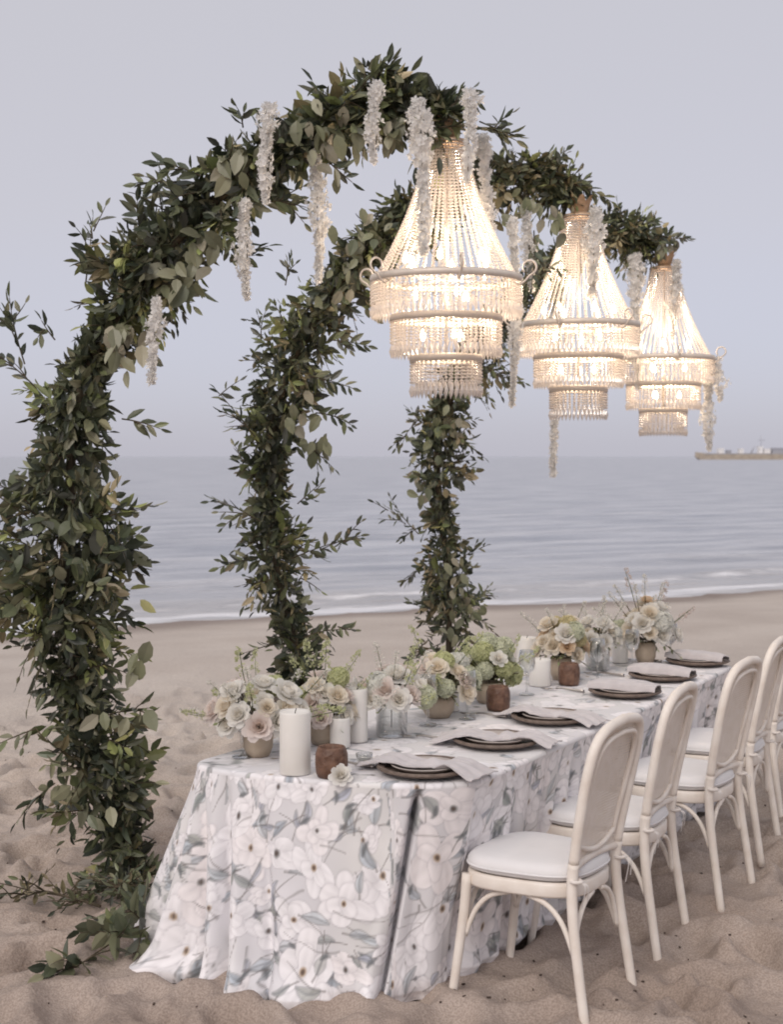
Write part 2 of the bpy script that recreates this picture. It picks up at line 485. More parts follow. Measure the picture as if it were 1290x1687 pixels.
def sea():
    us = np.concatenate([-np.geomspace(16, 9000, 60)[::-1], np.arange(-15.8, 26, 0.2), np.geomspace(26.2, 9000, 60)])
    vs_ = np.concatenate([np.arange(-1.2, 4, 0.05), np.arange(4, 26, 0.12), np.geomspace(26.2, 14000, 150)])
    U, V = np.meshgrid(us, vs_, indexing='ij')
    wav = 0.22 * np.sin(U * 0.55 + 0.6) + 0.1 * np.sin(U * 1.4 + 1.0)
    d = V - wav                                              # distance from the waterline
    fade = np.clip(1 - V / 120, 0, 1)
    Z = 0.05 * fade * vnoise(U * 0.5, V * 1.3, 21) * np.clip(d, 0, 1) + 0.02 * fade * vnoise(U * 1.5, V * 3.5, 22) * np.clip(d, 0, 1)
    foam = np.exp(-((d - 0.35) / 0.42) ** 2) * (0.95 + 0.6 * vnoise(U * 0.7, V, 30))
    for c0, h, wd, seed in ((2.1, 0.075, 0.35, 23), (5.2, 0.07, 0.5, 24), (9.5, 0.07, 0.7, 25), (15.5, 0.08, 1.0, 26), (24., .08, 1.4, 27)):
        cc = c0 + 0.7 * vnoise(U * 0.22, 0 * U, seed) * 2
        amp = np.clip(0.45 + 1.6 * vnoise(U * 0.16, 0 * U + 3, seed + 20), 0, 1)
        Z += h * amp * np.exp(-((V - cc) / wd) ** 2)
        if c0 < 3:
            foam += 0.40 * amp * np.exp(-((V - cc + 0.25) / 0.3) ** 2)
    # the swash thins out onto the sand
    Z += np.where(d < 0, d * 0.02, 0)
    shallow = np.exp(-np.clip(d, 0, None) / 3.0)
    C = np.stack([np.clip(foam, 0, 1), shallow, 0 * U], -1).reshape(-1, 3)
    I = np.arange(U.size).reshape(U.shape)
    q = np.stack([I[:-1, :-1], I[1:, :-1], I[1:, 1:], I[:-1, 1:]], -1).reshape(-1, 4)
    me = new_mesh('sea', np.stack([U, V, Z], -1).reshape(-1, 3), q, None, M['sea'], True, C)
    o = link('sea', me)
    o.location = (S1[0], S1[1], SEA_Z); o.rotation_euler = (0, 0, SH_A)
    tag(o, 'calm grey blue sea with a thin line of foam along the beach', kind='structure')
sea()

# ------------------------------------------------------------------ table and cloth
TZ = 0.70
P1, P2, P3, P4 = (G(*p, TZ)[:2] for p in ((775, 1294), (640, 1293), (460, 1281), (312, 1262)))
PF = G(1217, 1096, TZ)[:2]
tdir = PF - P1; TLEN = np.linalg.norm(tdir); tdir /= TLEN
tright = np.array([tdir[1], -tdir[0]])
TANG = math.atan2(tdir[1], tdir[0])
wid = abs(np.dot(P4 - P1, tright))
PFL = PF - tright * wid
LL = P4 + tdir * 0.25
poly = [P1 + tdir * 0.12, P1 + tdir * 0.02 - tright * 0.03, P2, P3, P4 + (P4 - P3) * 0.10, LL - tright * 0.03, PFL - tdir * 0.05, PFL + tright * 0.05, PF - tright * 0.05, PF - tdir * 0.05]
def chaikin(P, n):
    P = np.array(P)
    for _ in range(n):
        Q = np.roll(P, -1, axis=0)
        P = np.stack([0.75 * P + 0.25 * Q, 0.25 * P + 0.75 * Q], 1).reshape(-1, 2)
    return P
def resample(P, step):
    Pc = np.vstack([P, P[:1]])
    s = np.concatenate([[0], np.cumsum(np.linalg.norm(np.diff(Pc, axis=0), axis=1))])
    fine = np.linspace(0, s[-1], 4000)
    px_, py_ = np.interp(fine, s, Pc[:, 0]), np.interp(fine, s, Pc[:, 1])
    st = np.clip(step + (np.hypot(px_ - P1[0], py_ - P1[1]) - 1.5) * 0.004, step, step * 3)    # finer at the near end
    w = np.concatenate([[0], np.cumsum((s[-1] / 3999) / st[1:])])
    t = np.interp(np.linspace(0, w[-1], int(w[-1]), endpoint=False), w, fine)
    return np.stack([np.interp(t, s, Pc[:, 0]), np.interp(t, s, Pc[:, 1])], -1), t
OUT, S_OUT = resample(chaikin(poly, 4), 0.0038)
PER = S_OUT[-1] + np.linalg.norm(OUT[-1] - OUT[0])
def s_near(p): return S_OUT[np.argmin(np.linalg.norm(OUT - np.array(p)[None, :2], axis=1))]

# floral print: paints blossoms, leaves and twigs on flat cloth coordinates (metres)
def paint(U, V, rng, region, n_fl, n_leaf):
    C = np.empty(U.shape + (3,)); C[:] = (0.70, 0.69, 0.71)
    tone = fbm(U * 6, V * 6, 40, 3)
    C *= (1 + 0.16 * tone)[..., None]
    C[..., 2] *= 1 + 0.06 * fbm(U * 3, V * 3, 44, 2)
    wu = U + 0.012 * fbm(U * 14, V * 14, 61, 2); wv = V + 0.012 * fbm(U * 14 + 9, V * 14, 62, 2)   # hand-drawn wobble
    U, V = wu, wv
    sl = None
    def blend(m, col, a):
        k = (np.clip(m, 0, 1) * a)[..., None]
        C[sl] = C[sl] * (1 - k) + np.array(col) * k
    def win(cx, cy, r):
        return np.nonzero((np.abs(U - cx) < r) & (np.abs(V - cy) < r))
    u0, u1, v0, v1 = region
    def leaf(cx, cy, a, L, W, col, alpha=0.85):
        nonlocal sl
        sl = win(cx, cy, L * .6)
        if not len(sl[0]): return
        x, y = U[sl] - cx, V[sl] - cy
        p = x * math.cos(a) + y * math.sin(a); q = -x * math.sin(a) + y * math.cos(a)
        t = p / L + 0.5
        q = q - 0.12 * L * np.sin(np.clip(t, 0, 1) * math.pi)
        w = W * np.sin(np.clip(t, 0, 1) ** 0.8 * math.pi)
        m = np.clip((w - np.abs(q)) / 0.004, 0, 1) * ((t > 0) & (t < 1))
        side = np.where(q > 0, 1.15, 0.84) * (1 + 0.25 * (t - .5))
        k = (m * alpha)[..., None]
        C[sl] = C[sl] * (1 - k) + np.array(col) * side[..., None] * k
        blend(np.exp(-(q / 0.0034) ** 2) * m, (0.22, 0.23, 0.25), 0.6)
        blend(np.exp(-((w - np.abs(q)) / 0.0030) ** 2) * ((t > 0.02) & (t < 0.98)), (0.17, 0.18, 0.19), 0.5)
    def twig(x0, y0, a, L, bend, wdt=0.0032, col=(0.17, 0.15, 0.145), al=.7):
        nonlocal sl
        sl = win(x0, y0, L * 1.1)
        if not len(sl[0]): return
        x, y = U[sl] - x0, V[sl] - y0
        p = x * math.cos(a) + y * math.sin(a); q = -x * math.sin(a) + y * math.cos(a)
        q = q - bend * p * p / L
        blend(np.exp(-(q / (wdt * (1.1 - .5 * np.clip(p / L, 0, 1)))) ** 2) * ((p > 0) & (p < L)), col, al)
    pts = []
    tries = 0
    while len(pts) < n_fl and tries < n_fl * 60:
        tries += 1
        p = (rng.uniform(u0, u1), rng.uniform(v0, v1))
        if all((p[0] - q[0]) ** 2 + (p[1] - q[1]) ** 2 > 0.118 ** 2 for q in pts): pts.append(p)
    cols = [(0.38, 0.42, 0.48), (0.46, 0.51, 0.57), (0.28, 0.31, 0.30), (0.37, 0.385, 0.36), (0.46, 0.48, 0.57), (0.54, 0.58, 0.62)]
    def leaf_set(k_n, near):
        for k in range(k_n):
            c = pts[rng.randint(len(pts))]
            a = rng.uniform(0, 6.28); r = rng.uniform(*near)
            x, y = c[0] + r * math.cos(a), c[1] + r * math.sin(a)
            aa = a + rng.uniform(-1.1, 1.1)
            twig(x - 0.06 * math.cos(aa), y - 0.06 * math.sin(aa), aa, rng.uniform(.09, .17), rng.uniform(-.6, .6))
            leaf(x, y, aa, rng.uniform(0.045, 0.105), rng.uniform(0.008, 0.020), cols[rng.randint(6)], rng.uniform(0.5, 0.95))
            if rng.rand() < 0.55:
                leaf(x + 0.02 * math.cos(aa), y + .02 * math.sin(aa), aa + rng.choice([-.9, .9]), 0.048, 0.0075, (0.11, 0.12, 0.12), 0.85)
    leaf_set(n_leaf, (0.05, 0.13))
    for (cx, cy) in pts:
        Rf = rng.uniform(0.055, 0.125); tilt = rng.uniform(0.5, 1.0); a0 = rng.uniform(0, 6.28); ar = rng.uniform(0, 3.14)
        blush = rng.uniform(0, 1) ** 2
        cupped = rng.rand() < 0.4
        n = rng.randint(4, 7)
        seq = [(a0 + k * (2 * math.pi if not cupped else 2.6) / n + rng.uniform(-.25, .25), rng.uniform(.42, .60), rng.uniform(.46, .66), rng.uniform(.30, .48)) for k in range(n)]
        seq += [(a0 + .6 + k * 2.1 + rng.uniform(-.3, .3), rng.uniform(.2, .34), rng.uniform(.34, .46), rng.uniform(.24, .36)) for k in range(3)]
        for a, rr, ln, wd in seq:
            dx, dy = rr * Rf * math.cos(a), rr * Rf * math.sin(a) * tilt
            px = cx + dx * math.cos(ar) - dy * math.sin(ar); py = cy + dx * math.sin(ar) + dy * math.cos(ar)
            sl = win(px, py, Rf * .9)
            if not len(sl[0]): continue
            x, y = U[sl] - px, V[sl] - py
            x, y = x * math.cos(ar) + y * math.sin(ar), (-x * math.sin(ar) + y * math.cos(ar)) / tilt
            p = x * math.cos(a) + y * math.sin(a); q = -x * math.sin(a) + y * math.cos(a)
            e_ = np.sqrt((p / (ln * Rf)) ** 2 + (q / (wd * Rf * (1 + 0.35 * p / Rf))) ** 2)
            m = np.clip((1 - e_) / 0.07, 0, 1)
            sh = 0.81 + 0.09 * np.clip(p / (ln * Rf), -1, .6) + 0.04 * np.sin(q / Rf * 20 + a) * np.clip(1 - p / Rf, 0, 1) - .05 * (q / (wd * Rf)) * math.cos(a * 3)
            pc = np.stack([sh * (1 - 0.01 * blush), sh * (0.985 - 0.04 * blush), sh * (1.02 - 0.06 * blush)], -1)
            k_ = (m * 0.92)[..., None]
            C[sl] = C[sl] * (1 - k_) + pc * k_
            blend(np.exp(-((1 - e_) * Rf * min(ln, wd) / 0.0030) ** 2), (0.42, 0.40, 0.43), 0.26)
            blend(np.exp(-(q / 0.0026) ** 2) * m * (p < 0), (0.5, 0.48, 0.52), 0.2)
        kx, ky = (cx, cy) if not cupped else (cx - .2 * Rf * math.cos(a0 + 1.2), cy - .2 * Rf * math.sin(a0 + 1.2))
        sl = win(kx, ky, Rf * 0.3)
        if len(sl[0]):
            d = np.hypot((U[sl] - kx) * 1.2, V[sl] - ky) / Rf
            st = rng.rand()
            blend(np.clip((0.15 - d) / 0.06, 0, 1), (0.40, 0.28, 0.17) if st < .6 else (.2, .2, .2), 0.85)
            blend(np.clip((0.09 - d) / 0.04, 0, 1), (0.10, 0.07, 0.06), 0.9)
    leaf_set(n_leaf // 3, (0.06, 0.12))
    for k in range(n_leaf // 6):
        x, y = rng.uniform(u0, u1), rng.uniform(v0, v1)
        twig(x, y, rng.uniform(0, 6.28), rng.uniform(0.07, 0.2), rng.uniform(-.7, .7), 0.0036, al=.5)
    return C

def tablecloth():
    n = len(OUT)
    T = np.roll(OUT, -1, 0) - np.roll(OUT, 1, 0); T /= np.linalg.norm(T, axis=1)[:, None]
    ctr = OUT.mean(0)
    Nn = np.stack([T[:, 1], -T[:, 0]], -1)
    if np.mean(np.sum(Nn * (OUT - ctr), 1)) < 0: Nn = -Nn
    k = 25
    ker = np.ones(2 * k + 1) / (2 * k + 1)
    Ns = np.stack([np.convolve(np.concatenate([Nn[-k:, i], Nn[:, i], Nn[:k, i]]), ker, 'valid') for i in range(2)], -1)
    Ns /= np.linalg.norm(Ns, axis=1)[:, None]
    # ---- top: rings from the middle line out to the edge
    A0, A1 = (OUT[np.argmin(OUT @ tdir)]), None
    c0 = (P1 + P4) / 2 + tdir * 0.45; c1 = (PF + PFL) / 2 - tdir * 0.45
    pr = np.clip(((OUT - c0) @ (c1 - c0)) / np.dot(c1 - c0, c1 - c0), 0, 1)
    MED = c0 + pr[:, None] * (c1 - c0)
    rings = np.concatenate([np.linspace(0, 0.975, 60)])
    rad = 0.014
    PT = [np.concatenate([MED + (OUT - MED) * r, np.full((n, 1), TZ)], 1) for r in rings]
    for j, a in enumerate(np.linspace(0, math.pi / 2, 6)[1:]):
        o_ = OUT - Ns * rad * (1 - math.sin(a))
        PT.append(np.concatenate([o_, np.full((n, 1), TZ - rad * (1 - math.cos(a)))], 1))
    PT = np.array(PT)                                   # rings, n, 3
    ripple = 0.0025 * fbm(PT[:, :, 0] * 9, PT[:, :, 1] * 9, 50, 2)
    PT[:, :, 2] += np.clip(ripple, -0.001, 0.003) * (np.arange(len(PT)) < 58)[:, None]
    # ---- skirt
    K = 165
    t = np.linspace(0, 1, K + 1)[1:][:, None]
    s = S_OUT[None, :]
    sA, sB, sC, sD = s_near(P1), s_near(P2), s_near(P3), s_near(P4)
    sR = s_near(P1 + tdir * 0.7)
    def sdist(a):                                       # signed wrap-around distance
        d = s - a
        return (d + PER / 2) % PER - PER / 2
    end = np.clip(1 - np.clip(np.abs(sdist((sA + sD) / 2)) - 0.62, 0, 1) / 0.25, 0, 1)       # 1 on the near end
    right = np.clip((OUT - (P1 + tdir * 0.05 - tright * 0.12)) @ tright / 0.1, 0, 1)[None, :] * np.clip(((OUT - P1) @ tdir) / 0.12, 0, 1)[None, :]
    left = np.clip(-((OUT - P4) @ tright) / 0.05 + 0.4, 0, 1)[None, :] * np.clip(((OUT - P4) @ tdir + 0.05) / 0.2, 0, 1)[None, :]
    corner = np.exp(-(sdist(sA) / 0.20) ** 2)
    end = end * (1 - 0.8 * corner)
    o = 0.015 * t + 0.045 * end * t ** 1.3 + 0.20 * left * t - 0.10 * right * t ** 0.8 - 0.14 * corner * t
    # soft folds hanging off the left corner
    tf = np.clip(t, 0, 1) ** 0.8
    for ds, amp, wd in ((-0.36, 0.030, .060), (-0.215, 0.060, .040), (-0.115, 0.050, .028), (0.0, 0.085, .034), (0.13, 0.085, .036), (0.24, 0.06, .030), (0.36, .07, .036)):
        x = sdist(sD + ds + 0.06 * 0) - (0.05 * (t - 0.5) * math.copysign(1, ds))
        o = o + 1.15 * amp * tf * (np.exp(-(x / wd) ** 2) - 0.95 * np.exp(-((x - 0.055) / 0.017) ** 2))
    # broad swells on the near end
    o = o + end * t * 0.030 * np.sin(s * 16 + 1.2 * t) * (0.5 + vnoise(s * 3, t * 1.5, 51)) + end * 0.012 * t * vnoise(s * 11, t * 3, 52)
    # pleats along the chair side and round the rest
    rest = 1 - end
    ph = s * 52 + 3.0 * vnoise(s * 4, 0 * s, 53) + 0.8 * t
    o = o + rest * (0.015 * np.clip(t * 3, 0, 1) * np.sin(ph) * (0.75 + 0.9 * vnoise(s * 5, t * 2, 54)))
    # overlap slit, running slantwise
    x = sdist(s_near(G(690, 1294, TZ)[:2])) + (sC - sB) / abs(sC - sB) * -0.085 * t
    x = x * (1 if sB > sA or True else -1)
    dirn = math.copysign(1, ((sB - sA + PER / 2) % PER) - PER / 2)
    x = (sdist(s_near(G(690, 1294, TZ)[:2])) - dirn * 0.125 * t) * dirn
    on = np.clip(t / 0.10, 0, 1)
    o = o - on * 0.085 * np.exp(-(x / (0.0105 - 0.004 * t)) ** 2) + on * 0.024 * t * np.exp(-((x - 0.035) / 0.024) ** 2) - on * 0.018 * t * np.clip(1 - np.abs(x + 0.05) / 0.06, 0, 1)
    # puddled hem
    hem = np.clip((t - 0.80) / 0.20, 0, 1)
    o = o + hem ** 2 * (0.036 * end + 0.014) * (0.7 + 2.4 * vnoise(s * 9, t * 6, 55) + 1.2 * vnoise(s * 24, t * 14, 58)) - 0.03 * np.clip((t - .95) / .05, 0, 1)
    o = np.maximum(o, -0.21)
    XY = OUT[None] + Ns[None] * o[..., None]
    drop = TZ - rad - 0.006
    zz = TZ - rad - t * (drop + 0.012 + 0.022 * vnoise(s * 5, 0 * s, 56) - 0.02 * right) + 0.010 * hem * vnoise(s * 14, t * 8, 57)
    SK = np.concatenate([XY, np.broadcast_to(zz, XY.shape[:2])[..., None]], -1)
    P = np.concatenate([PT, SK], 0)
    g = sand_height(P[-20:, :, 0].copy(), P[-20:, :, 1].copy())
    P[-20:, :, 2] = np.maximum(P[-20:, :, 2], g - 0.006)
    # ---- print
    rng = np.random.RandomState(23)
    mid = XY[int(K * .65)]                                # print runs along the folded cloth, not along the table edge
    sp_ = np.concatenate([[0], np.cumsum(np.linalg.norm(np.diff(mid, axis=0), axis=1))])[None, :]
    Cs = paint(np.broadcast_to(sp_, SK.shape[:2]) + 0 * t, np.broadcast_to(t * 0.70, SK.shape[:2]) + 0 * s, rng, (0, sp_[0, -1], -0.02, 0.72), 330, 900)
    loc = (PT[:, :, :2] - P1)
    Ct = paint(loc @ tdir, loc @ tright, rng, (-0.4, TLEN + .1, -1.1, 0.1), 110, 190)
    Cc = np.concatenate([Ct, Cs], 0)
    mb = MB(); mb.grid(P.transpose(1, 0, 2), closed_u=True, col=Cc.transpose(1, 0, 2), flip=False)
    o_ = mb.build('tablecloth', M['cloth'], None, True, True)
    tag(o_, 'white magnolia print tablecloth hanging to the sand over the long table', 'tablecloth')
    me = o_.data
    me.flip_normals()
    return o_
tablecloth()

def table():
    c = (P1 + PF + P4 + PFL) / 4
    th = thing('banquet_table', 'long banquet table covered by the magnolia print cloth', 'table', (c[0], c[1], 0), TANG)
    ca, sa = math.cos(-TANG), math.sin(-TANG)
    Rm = np.array([[ca, -sa], [sa, ca]])
    ins = ((OUT[::12] - c) * 0.955) @ Rm.T
    mb = MB(); n = len(ins)
    V = np.concatenate([np.c_[ins, np.full(n, TZ - .045)], np.c_[ins, np.full(n, TZ - .016)], [[0, 0, TZ - .045]], [[0, 0, TZ - .016]]])
    q = [(i, (i + 1) % n, n + (i + 1) % n, n + i) for i in range(n)]
    tr = [((i + 1) % n, i, 2 * n) for i in range(n)] + [(n + i, n + (i + 1) % n, 2 * n + 1) for i in range(n)]
    mb.add(V, q, tr); mb.build('tabletop', M['table_wood'], th, False)
    for sx in (-1, 1):
        for sy in (-1, 1):
            l = MB(); l.tube([(sx * 1.15, sy * 0.22, -0.03), (sx * 1.15, sy * 0.22, TZ - .046)], [.022, .028], 10)
            l.build('leg', M['table_wood'], th)
table()

# ------------------------------------------------------------------ leaves and sprigs
def leaf_template(aspect=0.42, fold=0.10, droop=0.12, width_at=(0.62, 1.0, 0.62)):
    ys = [0.18, 0.48, 0.80]
    V = [(0, 0, 0)]
    for y in ys: V.append((0, y, -fold * 0.25 - droop * y * y))
    V.append((0, 1, -droop))
    for sgn in (-1, 1):
        for y, w in zip(ys, width_at): V.append((sgn * 0.5 * aspect * w, y, fold * w - droop * y * y))
    tr = [(0, 1, 5), (3, 4, 7), (0, 8, 1), (3, 10, 4)]
    qd = [(1, 2, 6, 5), (2, 3, 7, 6), (1, 8, 9, 2), (2, 9, 10, 3)]
    return np.array(V), np.array(qd), np.array(tr)
LEAF_NARROW = leaf_template(0.36, 0.05, 0.14)
LEAF_WIDE = leaf_template(0.58, 0.05, 0.20, (0.72, 1.0, 0.60))

PAL_DARK = np.array([(0.034, 0.046, 0.036), (0.046, 0.062, 0.044), (0.066, 0.084, 0.058), (0.090, 0.110, 0.074), (0.125, 0.142, 0.098), (0.175, 0.185, 0.135), (0.070, 0.080, 0.074), (0.11, 0.135, 0.075)])
PAL_OLIVE = np.array([(0.090, 0.088, 0.054), (0.130, 0.122, 0.074), (0.175, 0.160, 0.100), (0.22, 0.20, 0.13), (0.070, 0.076, 0.052), (0.050, 0.058, 0.042), (0.26, 0.235, 0.17)])
PAL_FRESH = np.array([(0.13, 0.165, 0.070), (0.17, 0.205, 0.090), (0.21, 0.24, 0.115), (0.10, 0.13, 0.060), (0.26, 0.27, 0.13)])
PAL_PALE = np.array([(0.21, 0.23, 0.17), (0.26, 0.28, 0.22), (0.17, 0.19, 0.13), (0.30, 0.30, 0.25)])

def unit(v): return v / (np.linalg.norm(v, axis=-1, keepdims=True) + 1e-9)

class Leaves:
    def __init__(s): s.p, s.a, s.n, s.l, s.c, s.k, s.stems = [], [], [], [], [], [], []
    def add(s, p, a, n, l, c, kind=0):
        m = len(p)
        s.p.append(p); s.a.append(unit(a)); s.n.append(n); s.l.append(np.broadcast_to(l, (m,))); s.c.append(np.broadcast_to(c, (m, 3))); s.k.append(np.full(m, kind))
    def sprig(s, base, d, L, leaf_len, pal, gap=0.024, droop=0.25, rng=RS, kind=0, wild=0.35, stem=True):
        d = unit(np.asarray(d, float))
        n = max(3, int(L / gap))
        tt = np.linspace(0.12, 1, n)
        sag = np.array([0, 0, -1.0]) * droop * L
        side0 = unit(np.cross(d, rng.normal(size=3)))
        bend = side0 * rng.uniform(-.25, .25) * L
        pts = np.asarray(base) + d * (tt * L)[:, None] + (sag + bend) * (tt ** 2)[:, None]
        tan = unit(d + 2 * (sag + bend) / L * tt[:, None])
        side = unit(np.cross(tan, rng.normal(size=3) + 1e-3))
        up = np.cross(side, tan)
        sg = np.where(np.arange(n) % 2, 1, -1)[:, None]
        roll = rng.uniform(-0.7, 0.7, (n, 1))
        sd_ = side * np.cos(roll) + up * np.sin(roll)
        ax = tan * 0.75 + sg * sd_ * 0.75 + rng.normal(0, wild * 0.55, (n, 3)) + np.array([0, 0, -0.12])
        ax[-1] = tan[-1]
        nr = up + rng.normal(0, wild, (n, 3))
        ln = leaf_len * rng.uniform(0.72, 1.2, n) * (1 - 0.3 * tt ** 3)
        col = pal[rng.randint(len(pal), size=n)] * rng.uniform(0.8, 1.2, (n, 1))
        s.add(pts, ax, nr, ln, col, kind)
        if stem:
            t5 = np.linspace(0, 1, 5)
            s.stems.append((np.asarray(base) + d * (t5 * L)[:, None] + (sag + bend) * (t5 ** 2)[:, None], np.linspace(0.0032, 0.0014, 5)))
    def cat(s):
        return [np.concatenate(x) for x in (s.p, s.a, s.n, s.l, s.c, s.k)]
    def frames(s, a, n):
        x = unit(np.cross(a, n)); z = np.cross(x, a)
        return np.stack([x, a, z], -1)                    # columns
    def build(s, parent, origin, n_single=300, seed=5, front=None):
        p, a, n, l, c, k = s.cat()
        F = s.frames(a, n); c = c * np.array([1.50, 1.38, 1.22])
        rng = np.random.RandomState(seed)
        chosen = np.zeros(len(p), bool)
        if n_single:
            order = np.argsort(-(front(p, l) + rng.uniform(0, 0.10, len(p))))
            chosen[order[:n_single]] = True
        for kind, tmpl in ((0, LEAF_NARROW), (1, LEAF_WIDE)):
            V, Q, T = tmpl
            for i in np.where(chosen & (k == kind))[0]:
                me = leaf_mesh(kind, c[i])
                Mx = Matrix(np.vstack([np.c_[F[i] * l[i], p[i] - origin], [0, 0, 0, 1]]).tolist())
                link('leaf', me, parent, Mx)
        mb = MB()
        for kind, tmpl in ((0, LEAF_NARROW), (1, LEAF_WIDE)):
            V, Q, T = tmpl
            m = (~chosen) & (k == kind)
            if not m.any(): continue
            W = np.einsum('nij,vj->nvi', F[m], V) * l[m][:, None, None] + (p[m] - origin)[:, None, :]
            nv = len(V); off = (np.arange(m.sum()) * nv)[:, None, None]
            mb.add(W.reshape(-1, 3), (Q[None] + off).reshape(-1, 4), (T[None] + off).reshape(-1, 3), np.repeat(c[m], nv, 0))
        if mb.n:
            o = mb.build('foliage', M['leaf'], parent, False, True); o['kind'] = 'stuff'
        if s.stems:
            sm = MB()
            for pts, r in s.stems: sm.tube(pts - origin, r, 4, caps=False)
            o = sm.build('twigs', M['stem'], parent, True); o['kind'] = 'stuff'

_leaf_cache = {}
def leaf_mesh(kind, col):
    key = (kind,) + tuple(np.round(np.log(np.maximum(col, .01)) * 4).astype(int))
    if key not in _leaf_cache:
        V, Q, T = (LEAF_NARROW, LEAF_WIDE)[kind]
        _leaf_cache[key] = new_mesh('leaf', V, Q, T, M['leaf'], False, np.broadcast_to(np.asarray(col), (len(V), 3)))
    return _leaf_cache[key]

CAMP = np.array([0, 0, CAM_H])

# ------------------------------------------------------------------ chandelier places and arch paths
CHD = [(735, 5.54), (953, 6.92), (1093, 8.37)]
BOT_Y = [655, 692, 719]
CH_POS = [at(x, y, D) for (x, D), y in zip(CHD, BOT_Y)]
CH_TOP = 1.06                                             # height of a chandelier, crown included

base1 = G(225, 1455, 0)
def along(px):
    r = (px - CXP) / FPX
    k = (r * base1[1] - base1[0]) / (tdir[0] - r * tdir[1])
    return base1 + np.array([tdir[0], tdir[1], 0]) * k
base2, base3 = along(498), along(738)

ARCH = []
A1 = [(195, 1335, 70), (145, 1205, 105), (115, 1090, 100), (105, 960, 96), (112, 840, 105), (120, 720, 110), (140, 620, 102), (195, 515, 88), (265, 425, 90), (350, 335, 82), (450, 255, 74), (540, 205, 72), (630, 172, 66), (695, 178, 62), (738, 200, 56)]
A2 = [(505, 1160, 60), (485, 1060, 64), (458, 950, 52), (445, 850, 60), (445, 760, 54), (455, 680, 70), (480, 600, 84), (520, 530, 78), (570, 455, 66), (620, 395, 52), (680, 350, 46), (750, 312, 48), (830, 290, 52), (900, 295, 50), (945, 325, 40)]
A3 = [(740, 1060, 62), (738, 960, 60), (728, 860, 46), (720, 760, 50), (730, 690, 52), (760, 625, 48), (805, 560, 46), (865, 485, 44), (925, 425, 46), (985, 388, 48), (1040, 388, 46), (1085, 412, 40)]
for base, A, tip in ((base1, A1, CH_POS[0]), (base2, A2, CH_POS[1]), (base3, A3, CH_POS[2])):
    xy = np.array([(a[0], a[1]) for a in A], float)
    seg = np.concatenate([[0], np.cumsum(np.linalg.norm(np.diff(xy, axis=0), axis=1))]); seg = 0.06 + 0.94 * seg / seg[-1]
    f = seg * seg * (3 - 2 * seg)
    Dd = base[1] + (tip[1] - base[1]) * f
    pts = [base + np.array([0, 0, -0.06])] + [at(a[0], a[1], d) for a, d in zip(A, Dd)]
    thin = 0.90 if A is not A1 else 0.95
    rad = [0.10] + [a[2] / FPX * d * (thin - (0.20 if A is A1 else 0.10) * g) for a, d, g in zip(A, Dd, np.clip((seg - 0.42) / 0.12, 0, 1))]
    P = catmull(pts, 90); rr = np.interp(np.linspace(0, 1, 90), np.linspace(0, 1, len(rad)), rad)
    ARCH.append((P, rr))

